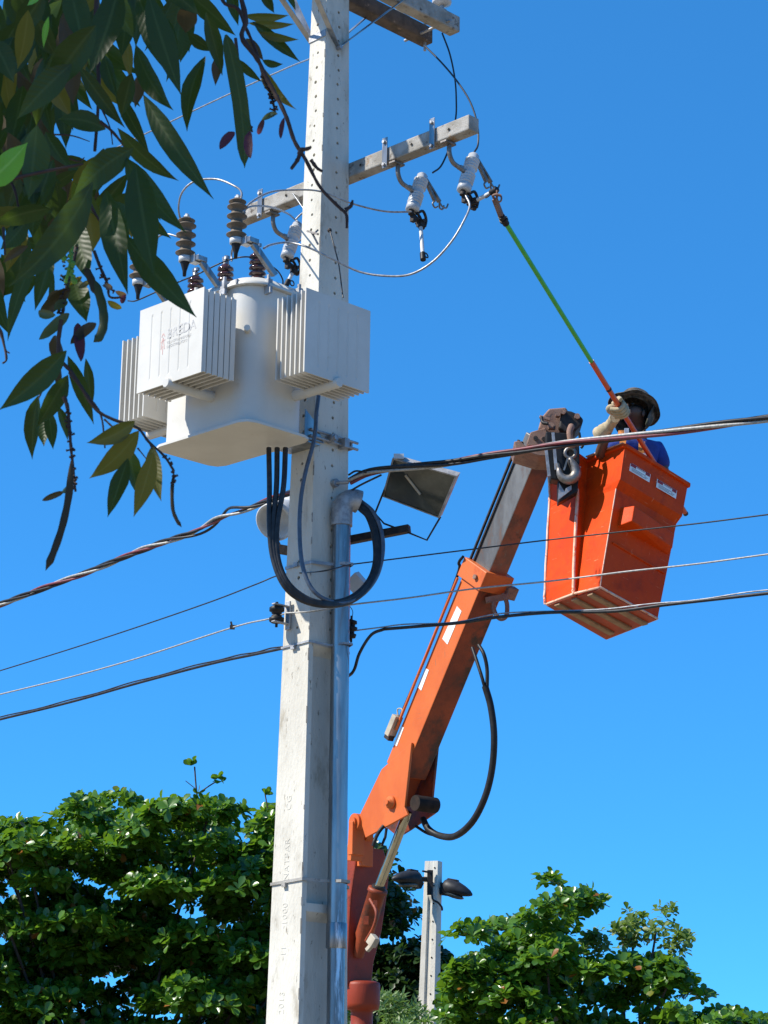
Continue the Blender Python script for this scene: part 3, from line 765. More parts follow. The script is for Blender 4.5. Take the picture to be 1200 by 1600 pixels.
wire('service_wire', [P(x, y, wy_r(x)) for x, y in ((548, 882), (620, 873), (740, 858), (862, 843), (980, 830), (1090, 818), (1200, 804))], .0042, 'cable', 'thin wire crossing the bucket just beneath its warning labels', ext1=7)
wire('service_wire', [P(x, y, wy_l(x)) for x, y in ((0, 1085), (110, 1058), (220, 1027), (365, 980), (420, 967), (447, 958))], .005, 'greycable', 'thin pale wire left of the pole ending at the dark spool insulator', ext0=7)
wire('service_wire', [P(447, 958, 12.25), P(490, 955, 12.2), P(548, 945, 12.4)]+[P(x, y, wy_r(x)) for x, y in ((640, 934), (740, 920), (860, 908), (980, 893), (1090, 881), (1200, 866))], .005, 'greycable', 'pale wire running right from the spool insulator across the lower half of the bucket', ext1=7)
m_ = MB(); c = P(363, 980, wy_l(363)); m_.box(c, (.03, .02, .025)); m_.bar(c, c+V((-.01, 0, .035)), .008, .012); m_.bar(c, c+V((.03, 0, .01)), .01, .01)
solo('wire_clamp', m_, 'castiron', 'tiny metal clamp on the pale wire left of the pole', 'clamp')
LB = [(0, 1124), (110, 1097), (220, 1066), (330, 1037), (400, 1022), (447, 1012)]
t_ = thing('telephone_cable', 'lowest black cable left of the pole with a carrier wire lashed to it', 'cable', Matrix.Translation(P(200, 1070, wy_l(200))))
q = spline([P(x, y, wy_l(x)) for x, y in LB], 8); q = [q[0]+(q[0]-q[4]).normalized()*7]+q
m_ = MB(); m_.tube(q, .009, 8); part('sheath', m_, 'cable', t_)
m_ = MB(); m_.tube([p+V((0, 0, .014+.003*math.sin(i*.9))) for i, p in enumerate(q)], .0045, 6); part('carrier_wire', m_, 'cable', t_)
RB = [(600, 983), (650, 979), (720, 973), (780, 964), (860, 957), (960, 955), (1040, 945), (1120, 936), (1200, 927)]
t_ = thing('telephone_cable', 'lowest black cable right of the pole, crossing the boom and the bottom of the bucket', 'cable', Matrix.Translation(P(800, 960, 12)))
q = spline([P(x, y, wy_r(x)) for x, y in RB], 8); q = q+[q[-1]+(q[-1]-q[-5]).normalized()*7]
m_ = MB(); m_.tube(q, .0095, 8); part('sheath', m_, 'cable', t_)
m_ = MB(); pts = [P(557, 985, 12.62)]+[p+V((0, 0, .013+.006*math.sin(i*.33))) for i, p in enumerate(q)]; m_.tube(pts, .0042, 6); part('carrier_wire', m_, 'galv_dull', t_)
m_ = MB(); m_.tube(spline([P(600, 983, 12.5), P(580, 992, 12.52), P(562, 1020, 12.6), P(554, 1045, 12.68), P(546, 1055, 12.75), P(535, 1058, 12.85)], 6), .0095, 8); part('drop_tail', m_, 'cable', t_)
m_ = MB(); sp_ = spline([P(545, 945, 12.6), P(551, 955, 12.6), P(550, 965, 12.6), P(547, 975, 12.62), P(552, 985, 12.62)], 5); m_.tube(sp_, .0022, 5)
solo('tie_wire', m_, 'cable', 'thin curled tie wire beside the conduit above the small dark insulator', 'wire')

# spool insulator rack on the lit face, and one at the right edge
m_ = MB(); X = PF @ Matrix.Translation((-.055, -HY(4)-.0, P(452, 955, 12.5).z))
t_ = thing('spool_insulator', 'dark spool insulators on a bracket at the left pole edge, holding the pale wire', 'insulator', X)
m_.box((0, -.012, 0), (.035, .012, .17)); m_.box((-.0, -.07, .052), (.03, .12, .008)); m_.box((0, -.07, -.052), (.03, .12, .008)); part('bracket', m_, 'galv_dull', t_, X, bevel=.002)
m_ = MB(); m_.lathe([(-.05, .03), (-.04, .044), (-.02, .044), (-.01, .022), (.01, .022), (.02, .044), (.04, .044), (.05, .03)], (-.03, -.075, 0), (0, 0, 1), 18)
part('spool', m_, 'black', t_, X)
m_ = MB(); m_.lathe([(-.04, .02), (-.03, .032), (-.005, .03), (.0, .014), (.005, .03), (.03, .032), (.04, .02)], (-.03, -.075, 0), (0, 0, 1), 16); m_.cyl((-.03, -.075, -.075), (-.03, -.075, .075), .008, seg=8); part('pin', m_, 'castiron', t_, X)
X = Matrix.Translation(P(549, 983, 12.72))
t_ = thing('side_insulator', 'small black ribbed insulator at the right edge of the conduit where the lowest cable ends', 'insulator', X)
m_ = MB(); m_.lathe([(-.055, .012), (-.05, .03), (-.03, .034), (-.025, .02), (-.01, .02), (-.005, .035), (.012, .035), (.016, .02), (.03, .02), (.034, .03), (.05, .028), (.055, .012)], (0, 0, 0), (0.1, 0, 1), 16); part('spool', m_, 'black', t_, X)
m_ = MB(); m_.cyl((0, 0, -.08), (0, 0, .08), .007, seg=8); m_.box((-.03, .02, 0), (.06, .012, .13)); part('bracket', m_, 'castiron', t_, X)

# secondary cables looping from transformer into the hood
HP = HOODP
for i, (dx, mm, r, lab) in enumerate(((0, 'cable', .0155, 'leftmost thick black cable looping from the transformer underside to the conduit hood'),
                                     (1, 'cable', .0155, 'middle thick black cable of the loop between transformer and conduit'),
                                     (2, 'cable', .0155, 'innermost thick black cable of the loop between transformer and conduit'))):
    o_ = i*.6
    pts = [P(420+13*dx, 700, 12.15), P(421+11*dx, 760, 12.12), P(421+6*dx, 820, 12.1), P(426+4*dx, 870, 12.1), P(442+3*dx, 912-2*dx, 12.08), P(468+3*dx, 936-2*dx, 12.1), P(505, 946-2*dx, 12.14),
           P(545, 941-3*dx, 12.3), P(575-dx, 918-3*dx, 12.42), P(592-3*dx, 880, 12.5), P(591-3*dx, 840, 12.56), P(581-3*dx, 808, 12.6), P(566-2*dx, 790+2*dx, 12.62), HP+V((.01*i-.01, 0, .0)), HP+V((-.06, 0, .03))]
    wire('power_cable', pts, r, mm, lab, 'cable', 'thick cables looping into the conduit', seg=10)
wire('power_cable', [P(500, 600, 12.42), P(497, 625, 12.38), P(494, 648, 12.33), P(493, 668, 12.28), P(489, 695, 12.25), P(478, 735, 12.2), P(470, 780, 12.17), P(468, 830, 12.15), P(472, 880, 12.13), P(484, 915, 12.12), P(505, 935, 12.14), P(535, 942, 12.25), P(565, 930, 12.38), P(588, 902, 12.47), P(598, 865, 12.52), P(596, 830, 12.56), P(583, 800, 12.6), P(565, 784, 12.64), HP+V((0, 0, .018)), HP+V((-.06, 0, .035))],
     .0125, 'bluecable', 'blue grey cable crossing the lit pole face and joining the loop into the conduit', 'cable', 'thick cables looping into the conduit', seg=10)

# small jumper leads
def lead(pts, lab, r=.0062, m='alu', seg=6): return wire('jumper_wire', pts, r, m, lab, 'wire', 'jumper wires', seg=seg)
def cutp(i, p): return CUT[i][0] @ p
lead([P(376, 316, 11.6), P(377, 300, 11.6), P(365, 290, 11.62), P(338, 280, 11.7), P(305, 283, 11.75), P(285, 300, 11.8), P(279, 325, 11.85), P(284, 348, 11.9), P(291, 352, 11.95)], 'arched wire between the tops of the two visible surge arresters')
lead([P(220, 405, 12.2), P(245, 372, 12.1), P(262, 366, 12.0), P(284, 372, 11.95)], 'short arched wire rising from the leaves to the left ribbed arrester')
lead([P(381, 333, 11.65), P(390, 318, 11.8), P(420, 301, 12.1), P(455, 297, 12.3), P(500, 299, 12.35), P(550, 318, 12.4), P(600, 330, 12.5), P(643, 331, (cutp(0, CUT[0][2])).y-.02)], 'long curved wire from the arrester across the pole to the middle cutout hinge')
lead([P(378, 330, 11.6), P(395, 322, 11.7), P(425, 324, 12.1), P(450, 334, 12.8), P(461, 343, 13.3)], 'curved wire from arrester top to the cutout beside the pole')
lead([P(412, 388, 12.0), P(425, 382, 12.1), P(450, 379, 12.25), P(480, 386, 12.2), P(520, 405, 12.2), P(560, 424, 12.2), P(600, 431, 12.15), P(640, 429, 12.1), P(675, 410, 12.05), P(705, 378, 12.0), P(725, 345, 12.0), P(734, 322, 12.05), P(728, 306, 12.1)], 'longest curved wire sweeping under the cutouts from the transformer to the tip cutout', .0068)
lead([P(461, 343, 13.4), P(471, 352, 13.3), P(474, 368, 13.2), P(466, 378, 12.9), P(450, 382, 12.5)], 'small hooked wire beside the left cutout')
lead([P(362, 408, 12.0), P(362, 395, 12.0), P(366, 378, 11.9), P(370, 365, 11.8), P(372, 357, 11.7)], 'straight rising wire from the middle bushing to an arrester')
lead([P(283, 439, 12.2), P(310, 428, 12.05), P(345, 411, 12.0), P(375, 402, 11.9), P(400, 404, 11.9), P(430, 420, 11.9), P(441, 435, 11.9), P(442, 446, 11.95)], 'black earth wire arching over the bushings to the transformer lid', .0045, 'cable')
lead([P(200, 470, 12.5), P(212, 470, 12.4), P(240, 458, 12.3), P(262, 448, 12.25), P(283, 439, 12.2)], 'black earth wire emerging from the leaves towards the left bushing', .0045, 'cable')
lead([P(664, 72, 13.2), P(690, 98, 13.0), P(715, 128, 12.8), P(735, 160, 12.6), P(746, 195, 12.45), P(747, 225, 12.4), P(741, 238, 12.35)], 'dark curved drop wire from the rear crossarm to the tip cutout', .006, 'cable')
lead([P(691, 52, 13.1), P(703, 85, 13.0), P(711, 125, 13.0), P(713, 160, 13.0), P(712, 185, 13.0), P(705, 222, 12.9), P(690, 258, 12.8), P(676, 270, 12.75)], 'dark drop wire passing behind the lower crossarm to the middle cutout', .006, 'cable')
lead([P(462, 343, 13.4), P(470, 335, 13.4), P(480, 328, 13.4)], 'stub of wire behind the pole at the left cutout', .006)
lead([P(516, 362, 12.35), P(522, 385, 12.3), P(529, 412, 12.3), P(534, 450, 12.3), P(536, 465, 12.28)], 'thin black wire hanging from a hole in the shaded pole face', .0045, 'cable')
m_ = MB(); m_.ball(P(515, 360, 12.42), .015, 8); solo('wire_plug', m_, 'castiron', 'small dark plug on the shaded pole face holding a thin black wire', 'bolt')
wire('power_line', [P(200, 222, 16), P(330, 160, 15), P(440, 110, 14.2), P(484, 92, 13.6)], .0055, 'alu', 'bright high wire passing behind the leaves left of the pole top', ext0=8)
m_ = MB(); m_.bar(P(452, -12, 13.05), P(484, 58, 12.85), .042, .006, (0, 1, 0)); solo('arm_brace', m_, 'galv', 'flat steel brace slanting to the left edge of the pole near the top', 'brace')
m_ = MB(); a = P(490, 360, 12.42)
m_.bar(P(480, 361, 12.45), P(497, 366, 12.38), .012, .012); m_.bar(P(487, 363, 12.42), P(497, 382, 12.42), .006, .012); m_.bar(P(497, 359, 12.42), P(490, 366, 12.4), .006, .01)
solo('step_bolt', m_, 'bronze', 'small weathered bolt fitting on the sunlit pole face above the transformer', 'bolt')
# small wires bunch at the cable eye
for k, (a, b, c, lab) in enumerate((((545, 742), (556, 736), (572, 738), 'upper dark tail beside the eye bolt'), ((546, 768), (565, 757), (596, 742), 'lower dark tail joining the twisted cable to the floodlight'))):
    wire('cable_tail', [P(a[0], a[1], 12.6), P(b[0], b[1], 12.55), P(c[0], c[1], 12.5)], .006, 'cable', lab, 'cable')

# ------------------------------------------------------------------ floodlight
TLp, TRp, BRp, BLp = P(613, 716, 12.55), P(714, 744, 12.42), P(686, 810, 12.66), P(597, 776, 12.79)
nrm = (TRp-TLp).cross(BLp-TLp).normalized()
if nrm.y < 0: nrm = -nrm
fl = thing('floodlight', 'rectangular floodlight with sooty glass tilted downwards on an arm right of the pole', 'floodlight', Matrix.Translation((TLp+BRp)/2))
def lerp(a, b, t): return a+(b-a)*t
cen = (TLp+TRp+BRp+BLp)/4
quad = [TLp, TRp, BRp, BLp]
inn = [lerp(q_, cen, .055) for q_ in quad]
m_ = MB(); back = [q_+nrm*.045 for q_ in quad]
m_.add(quad+inn, [(0, 1, 5, 4), (1, 2, 6, 5), (2, 3, 7, 6), (3, 0, 4, 7)])
m_.add(quad+back, [(0, 4, 5, 1), (1, 5, 6, 2), (2, 6, 7, 3), (3, 7, 4, 0)])
bk2 = [lerp(q_, cen+nrm*.045, .35)+nrm*.055 for q_ in back]
m_.add(back+bk2, [(0, 1, 5, 4), (1, 2, 6, 5), (2, 3, 7, 6), (3, 0, 4, 7), (4, 5, 6, 7)])
part('housing', m_, 'galv_dull', fl)
m_ = MB(); m_.hexa([lerp(q_, cen, .05)+nrm*.004 for q_ in quad], [lerp(q_, cen, .05)+nrm*.008 for q_ in quad]); part('glass', m_, 'glass', fl)
m_ = MB(); m_.cyl(lerp(TLp, BRp, .28)-nrm*.001+V((0, 0, 0)), lerp(TLp, BRp, .60)-nrm*.001, .008, seg=8)
part('lamp_tube', m_, 'ivory', fl)
m_ = MB(); m_.tube([BRp+nrm*.02, P(667, 844, 12.7), P(640, 833, 12.72), P(600, 818, 12.8), P(586, 802, 12.82), lerp(BLp, TLp, .35)+nrm*.03], .006, 6); part('stirrup', m_, 'castiron', fl)
m_ = MB(); m_.bar(P(536, 846, 12.86), P(640, 826, 12.72), .05, .045); part('arm', m_, 'castiron', fl, bevel=.002)
m_ = MB(); m_.box(lerp(TLp, TRp, .1)+V((0, 0, .02)), (.06, .03, .03)); part('cable_gland', m_, 'palegrey', fl)
# pale lamp left of pole
c = P(430, 812, 13.25); ax = (P(386, 828, 13.0)-P(452, 800, 13.3)).normalized()
la = thing('reflector_lamp', 'pale bell shaped reflector lamp behind the left edge of the pole', 'lamp', Matrix.Translation(c))
m_ = MB(); p0 = P(450, 797, 13.3); ax = (P(399, 842, 12.95)-p0).normalized(); m_.lathe([(0, .05), (.03, .085), (.08, .105), (.15, .118), (.205, .125), (.21, .118), (.19, .10), (.10, .07), (.101, .001)], p0, ax, 28); part('shade', m_, 'palegrey', la)
m_ = MB(); m_.lathe([(-.10, .05), (-.09, .07), (-.02, .075), (.01, .06)], p0, ax, 20); part('lamp_housing', m_, 'palegrey', la)
m_ = MB(); m_.bar(P(436, 858, 13.1), P(470, 864, 13.1), .05, .05); m_.bar(P(438, 858, 13.15), P(430, 840, 13.2), .01, .03); part('arm', m_, 'castiron', la)
# little grey box on a bracket
m_ = MB(); a, b = P(549, 920, 12.95), P(566, 903, 12.9)
m_.bar(a, b, .10, .06, (0, 1, 0)); solo('junction_box', m_, 'palegrey', 'small grey box seen inside the bottom of the cable loop', 'junction box', bevel=.004)

# ================================================================== AERIAL LIFT
A0 = P(599, 1290, 15.9); A1 = P(865, 640, 14.5)
bu_ = (A1-A0).normalized()
bd = V((bu_.y, -bu_.x, 0)); bd = bd if bd.y < 0 and bd.x < 0 else -bd; bd.normalize()
dn = bu_.cross(bd).normalized(); dn = dn if dn.z < 0 else -dn
def along(py, A=A0, B=A1):
    # parameter where the arris reaches the image row
    lo_, hi_ = -1.0, 2.0
    for _ in range(50):
        t = (lo_+hi_)/2; q_ = lerp(A, B, t)-CAM
        y = 800-F_PX*q_.dot(_u)/q_.dot(_f)
        if y > py: lo_ = t
        else: hi_ = t
    return lerp(A, B, t)
lift = thing('boom_lift', 'orange hydraulic boom rising behind the pole with rusted tip, hook and hanging black hose', 'boom lift', Matrix.Translation((A0.x, A0.y, 0)))
def boombox(m_, p0, p1, H, W, ob=0, od=0):
    """box with its near lower arris on the line; ob, od inset along -bd and -dn"""
    vs = []
    for p in (p0, p1):
        q_ = p-bd*ob-dn*od
        vs.append([q_, q_-bd*W, q_-bd*W-dn*H, q_-dn*H])
    m_.hexa(*vs)
HB, WB = .235, .215
m_ = MB(); boombox(m_, along(1215), along(905), HB, WB); 
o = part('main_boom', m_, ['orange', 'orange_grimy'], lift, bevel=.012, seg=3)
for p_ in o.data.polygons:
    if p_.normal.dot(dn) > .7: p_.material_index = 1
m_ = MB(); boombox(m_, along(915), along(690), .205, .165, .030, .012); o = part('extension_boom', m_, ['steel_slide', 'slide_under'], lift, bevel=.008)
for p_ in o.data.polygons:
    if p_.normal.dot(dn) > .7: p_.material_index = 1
m_ = MB(); boombox(m_, along(900), along(705), .014, .03, .018, .20); m_.bar(along(900)-bd*.015-dn*.235, along(705)-bd*.015-dn*.235, .012, .018, bd); part('slide_rail', m_, 'castiron', lift)
m_ = MB(); boombox(m_, along(922), along(893), HB+.05, WB+.05, -.025, -.025); part('collar', m_, ['orange'], lift, bevel=.006)
m_ = MB(); q_ = along(915)+dn*.03-bd*.20; m_.bar(q_, q_-bd*.09, .06, .09, bu_); part('collar_lug', m_, 'rustiron', lift, bevel=.004); q_ = along(908)+bd*.028-dn*.06
m_ = MB(); m_.cyl(q_, q_+bd*.015, .018, seg=12); part('collar_bolt', m_, 'rustiron', lift)
def on_plane(px, py, p0, nn):
    d = _f*F_PX+_r*(px-600)+_u*(800-py); t = (p0-CAM).dot(nn)/d.dot(nn); return CAM+d*t
for k, poly in enumerate(([(714, 947), (721, 955), (699, 1007), (691, 998)], [(665, 1044), (670, 1047), (658, 1079), (653, 1074)], [(627, 1134), (631, 1137), (620, 1166), (615, 1163)])):
    m_ = MB(); p0 = A0+bd*.0025
    m_.prism([on_plane(x, y, p0, bd) for x, y in poly], -bd*.0015); part('reflective_sticker', m_, 'white', lift)
# thin line and tube on the upper edge
up_ = -dn
m_ = MB(); e0 = along(1165)-dn*(HB+.035)+bd*.01; e1 = along(925)-dn*(HB+.035)+bd*.01
m_.tube(spline([e0, lerp(e0, e1, .5)-bd*.01, e1, along(905)-dn*(HB+.05)+bd*.03, along(893)-dn*(HB+.02)+bd*.04], 6), .011, 8); part('hydraulic_line', m_, 'black', lift)
m_ = MB(); m_.tube([e0+dn*.025+bd*.012, e1+dn*.025+bd*.012], .010, 8); part('steel_tube', m_, 'orange', lift)
# ivory valve box
q_ = along(1178)-dn*(HB+.05)+bd*.02
m_ = MB(); m_.bar(q_, q_+bu_*.16, .07, .05, dn); m_.tube(spline([q_+bu_*.16, q_+bu_*.2-dn*.03, q_+bu_*.22+dn*.02, q_+bu_*.17+dn*.03], 4), .006, 6); part('valve_box', m_, 'ivory', lift, bevel=.004)
m_ = MB(); m_.bar(q_-bu_*.03, q_+bu_*.01, .05, .06, dn); part('valve_foot', m_, 'castiron', lift, bevel=.003)
# knuckle plates
near = [(643, 1160), (596, 1202), (561, 1275), (571, 1309), (637, 1273), (632, 1261)]
pn = A0+bd*.022
m_ = MB(); m_.prism([on_plane(x, y, pn, bd) for x, y in near], -bd*.02); part('knuckle_plate', m_, 'orange', lift, bevel=.003)
pf = A0-bd*(WB+.03)
far = [(683, 1166), (650, 1150), (618, 1205), (600, 1290), (622, 1308), (640, 1297), (678, 1271), (682, 1257), (675, 1245)]
m_ = MB(); m_.prism([on_plane(x, y, pf, bd) for x, y in far], -bd*.02); part('knuckle_plate', m_, 'orange_grimy', lift, bevel=.003)
m_ = MB(); boombox(m_, along(1262), along(1214), HB*.75, WB*.96, .01, .05); part('knuckle_block', m_, 'orange_grimy', lift, bevel=.01)
m_ = MB(); pin = on_plane(612, 1254, pn, bd)
m_.lathe([(-.04, .03), (-.005, .03), (0, .046), (.02, .046), (.022, .03), (.035, .03), (.037, .018), (.05, .018)], pin, bd, 18); part('pivot_pin', m_, 'orange', lift)
m_ = MB(); pin2 = on_plane(645, 1254, pn, bd); m_.cyl(pin2-bd*.02, pin2-bd*.21, .056, seg=18); part('cross_tube', m_, 'grease', lift)
# lift cylinder
r0 = on_plane(637, 1268, A0-bd*.10, bd); r1 = on_plane(591, 1388, A0-bd*.10, bd); r2 = on_plane(566, 1472, A0-bd*.10, bd)
m_ = MB(); m_.cyl(r0, r1, .034, seg=20); part('cylinder_rod', m_, 'chrome', lift)
m_ = MB(); dd = (r2-r1).normalized(); m_.lathe([(0, .055), (.002, .072), (.03, .074), (.035, .064), (.36, .066), (.40, .05), (.52, .04)], r1, dd, 24); part('cylinder_barrel', m_, 'orange_grimy', lift)
m_ = MB(); m_.cyl(r1-dd*.02, r1, .05, seg=18); part('gland_seal', m_, 'castiron', lift)
m_ = MB(); m_.tube(spline([on_plane(578, 1405, A0-bd*.0, bd), on_plane(588, 1425, A0+bd*.02, bd), on_plane(584, 1448, A0+bd*.02, bd), on_plane(572, 1470, A0, bd)], 5), .012, 8); m_.box(on_plane(586, 1412, A0+bd*.0, bd), (.03, .03, .045)); m_.box(on_plane(572, 1438, A0+bd*.0, bd), (.035, .03, .06)); part('fitting', m_, 'orange_grimy', lift)
ib = on_plane(584, 1470, A0+bd*.03, bd)
m_ = MB(); m_.bar(ib-bu_*.035-V((.01, 0, 0)), ib+bu_*.035, .07, .05, bd); m_.bar(ib-bu_*.08-V((.02, 0, 0)), ib-bu_*.035, .03, .03, bd); part('limit_switch', m_, 'ivory', lift, bevel=.004)
# lower column
ax_, bx_ = V((.7071, -.7071, 0)), V((.7071, .7071, 0))
rings = []
for py, nx, wr, lw in ((1322, 559, .27, .20), (1352, 555, .36, .22), (1400, 548, .37, .24), (1450, 545, .34, .24), (1500, 543, .27, .23), (1540, 542, .25, .22)):
    N_ = P(nx, py, 16.2); rings.append([N_, N_+bx_*wr, N_+bx_*wr-ax_*lw, N_-ax_*lw])
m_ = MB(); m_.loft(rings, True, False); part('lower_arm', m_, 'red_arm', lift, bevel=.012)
m_ = MB()
for px, py, Yq, r_ in ((553, 1284, 16.10, .062), (567, 1302, 16.2, .062)):
    c = P(px, py, Yq); m_.cyl(c, c-bd*.05, r_, seg=20); m_.cyl(c+bd*.02, c, .035, seg=14)
    m_.bar(c-bd*.025, c-bd*.025-V((0, 0, .24)), .05, .11, bd)
m_.bar(P(553, 1290, 16.1)-bd*.02, P(550, 1345, 16.12)-bd*.02, .05, .10, bd)
part('pivot_ear', m_, 'orange', lift, bevel=.004)
m_ = MB(); m_.tube(spline([P(583, 1322, 15.8), P(586, 1312, 15.8), P(592, 1300, 15.85), P(600, 1290, 15.85)], 4), .014, 8); m_.tube([P(596, 1322, 15.85), P(602, 1308, 15.85), P(604, 1294, 15.85)], .010, 8); part('hose_stub', m_, 'black', lift)
tc_ = P(566, 1550, 16.3)
zt = P(566, 1532, 16.2).z
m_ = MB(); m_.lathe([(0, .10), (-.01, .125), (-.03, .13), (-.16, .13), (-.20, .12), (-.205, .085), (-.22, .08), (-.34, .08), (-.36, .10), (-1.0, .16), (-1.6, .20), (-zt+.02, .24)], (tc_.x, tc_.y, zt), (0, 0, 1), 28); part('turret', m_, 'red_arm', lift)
# hose
m_ = MB(); hp = [P(758, 1072, 15.0), P(767, 1105, 15.0), P(772, 1150, 15.0), P(769, 1200, 15.05), P(758, 1245, 15.1), P(738, 1284, 15.2), P(712, 1306, 15.4), P(688, 1306, 15.6), P(670, 1296, 15.7), P(661, 1280, 15.8)]
m_.tube(spline(hp, 8), .024, 10); part('hydraulic_hose', m_, 'black', lift)
for tp, r_ in (([(748, 1008, 15.05), (756, 1022, 15.0), (761, 1045, 15.0), (761, 1078, 15.0)], .013), ([(738, 1012, 15.1), (744, 1030, 15.05), (752, 1055, 15.0), (758, 1076, 15.0)], .012), ([(690, 1307, 15.6), (668, 1302, 15.8), (650, 1291, 15.9)], .011)):
    m_ = MB(); m_.tube(spline(pp(tp), 6), r_, 8); part('hose_tail', m_, 'black', lift)
# shackle under collar
sk = along(925)+dn*.03-bd*.12
m_ = MB(); m_.tube(spline([sk, sk+V((.0, 0, -.10)), sk+V((.04, 0, -.16)), sk+V((.085, 0, -.14)), sk+V((.09, 0, -.05)), sk+V((.06, 0, .02))], 5), .016, 8); m_.bar(sk+V((-.06, 0, -.03)), sk+V((.1, 0, .0)), .03, .04); part('shackle', m_, 'rustiron', lift)
# tip: end plate, head block, sheave housing, hook
def slab(m_, poly, Yf, dep): m_.prism([P(x, y, Yf) for x, y in poly], (0, dep, 0))
m_ = MB(); slab(m_, [(803, 690), (812, 688), (822, 697), (868, 700), (865, 713), (842, 712), (806, 701)], 14.28, .34); part('end_flange', m_, 'rustiron', lift, bevel=.006)
m_ = MB(); slab(m_, [(823, 692), (829, 675), (852, 668), (857, 680), (853, 699), (826, 697)], 14.32, .26); part('end_bracket', m_, 'rustiron', lift, bevel=.006)
for px, py in ((837, 685), (850, 686)): m_ = MB(); c = P(px, py, 14.319); m_.cyl(c, c+V((0, -.006, 0)), .016, seg=12); part('dark_socket', m_, 'castiron', lift)
m_ = MB(); slab(m_, [(841, 670), (846, 652), (858, 638), (884, 636), (890, 645), (884, 668), (868, 684), (856, 676)], 14.34, .22); part('head_block', m_, 'rustiron', lift, bevel=.012, seg=3)
m_ = MB(); slab(m_, [(878, 640), (893, 642), (906, 648), (912, 655), (909, 664), (900, 672), (884, 676), (873, 668)], 14.28, .24); part('sheave_housing', m_, 'castiron', lift, bevel=.014, seg=3)
for px, py, r_ in ((872, 646, .018), (880, 643, .018), (902, 650, .02), (861, 664, .02)): m_ = MB(); c = P(px, py, 14.26); m_.cyl(c, c+V((0, .05, 0)), r_, seg=10); part('bolt_head', m_, 'rustiron', lift)
m_ = MB()
m_.bar(P(843, 651, 14.30), P(860, 656, 14.30), .02, .02); m_.box(P(862, 668, 14.30), (.05, .03, .03)); part('head_lug', m_, 'rustiron', lift, bevel=.003)
m_ = MB(); slab(m_, [(853, 674), (884, 676), (905, 690), (906, 722), (902, 750), (880, 752), (860, 748), (853, 700)], 14.20, .12)
slab(m_, [(872, 750), (905, 735), (903, 768), (872, 786)], 14.22, .10); part('mount_box', m_, 'black', lift, bevel=.008)
m_ = MB(); m_.bar(P(853, 700, 14.18), P(858, 744, 14.18), .008, .02); m_.bar(P(864, 676, 14.18), P(869, 734, 14.18), .008, .02); slab(m_, [(872, 781), (893, 765), (893, 758), (884, 763), (882, 768), (874, 755)], 14.20, .015); part('steel_strip', m_, 'galv_dull', lift)
m_ = MB(); m_.tube(spline([P(893, 666, 14.20), P(890, 675, 14.16), P(892, 690, 14.16), P(893, 700, 14.16)], 4), [.022]*13, 10); part('link', m_, 'rustiron', lift)
m_ = MB(); hk = [P(891, 716, 14.17), P(893, 722, 14.17), P(898, 730, 14.17), P(900, 740, 14.17), P(894, 748, 14.17), P(884, 749, 14.17), P(876, 743, 14.17), P(873, 732, 14.17), P(871, 724, 14.17)]
q_ = spline(hk, 5); m_.tube(q_, [.018+.018*math.sin(math.pi*min(1, i/(len(q_)-1)*1.15)) if i < len(q_)*.85 else .012+.01*(len(q_)-i)/len(q_) for i in range(len(q_))], 12)
m_.tube([P(891, 708, 14.17)+V((.035*math.cos(a), 0, .035*math.sin(a))) for a in [2*math.pi*k/16 for k in range(16)]], .012, 8, closed=True)
m_.bar(P(887, 716, 14.15), P(881, 735, 14.15), .010, .012); part('load_hook', m_, 'bronze', lift)
m_ = MB(); m_.tube(spline([P(905, 676, 14.27), P(907, 688, 14.27), P(911, 695, 14.27), P(908, 700, 14.27)], 4), .01, 6); m_.tube(spline([P(846, 652, 14.25), P(848, 660, 14.22), P(856, 662, 14.2)], 4), .012, 6); part('loose_cable', m_, 'black', lift)

# ================================================================== BUCKET
BX = Matrix.Translation(P(938, 918, 14.0)) @ Matrix.Rotation(math.radians(10.3), 4, 'Y') @ Matrix.Rotation(math.radians(-10.6), 4, 'X') @ Matrix.Rotation(math.radians(-53.5), 4, 'Z')
bk = thing('lift_bucket', 'scuffed orange fibreglass lift bucket hanging at the boom tip with two warning labels', 'bucket', BX)
def ring6(z, n, r, b, l, i, g_): return [V((*p, z)) for p in (n, r, b, l, g_, i)]
RG = [ring6(0, (0, 0), (0, .524), (-.55, .585), (-.524, .0), (-.23, .0), (-.225, -.018)),
      ring6(.10, (.0, -.004), (.0, .528), (-.565, .585), (-.53, -.02), (-.24, .0), (-.235, -.030)),
      ring6(.72, (.015, -.015), (.015, .55), (-.575, .57), (-.575, -.07), (-.29, -.01), (-.28, -.085)),
      ring6(.775, (.058, -.030), (.050, .56), (-.58, .57), (-.58, -.075), (-.295, -.016), (-.285, -.11)),
      ring6(1.02, (.064, -.041), (.050, .57), (-.59, .57), (-.60, -.12), (-.315, -.03), (-.305, -.135))]
# ring order: N, R, B, L, ridge(near), inner corner
m_ = MB(); m_.loft(RG, False, False); m_.add(RG[0], [(5, 4, 3, 2, 1, 0)])
o = part('shell', m_, 'fibre', bk, BX); sd = o.modifiers.new('solid', 'SOLIDIFY'); sd.thickness = .010; sd.offset = 0
bv = o.modifiers.new('bevel', 'BEVEL'); bv.width = .012; bv.segments = 3; bv.limit_method = 'ANGLE'; bv.angle_limit = math.radians(40)
m_ = MB(); T = RG[-1]; cz = sum(T, V())/6
order = [0, 1, 2, 3, 4, 5]
for i in range(6):
    a, b = T[i], T[(i+1) % 6]
    d_ = (b-a).normalized(); out = d_.cross(V((0, 0, 1))); 
    if out.dot((a+b)/2-cz) < 0: out = -out
    m_.bar(a-d_*.012+out*.006, b+d_*.012+out*.006, .034, .028)
part('rim', m_, 'fibre', bk, BX, bevel=.008)
m_ = MB()
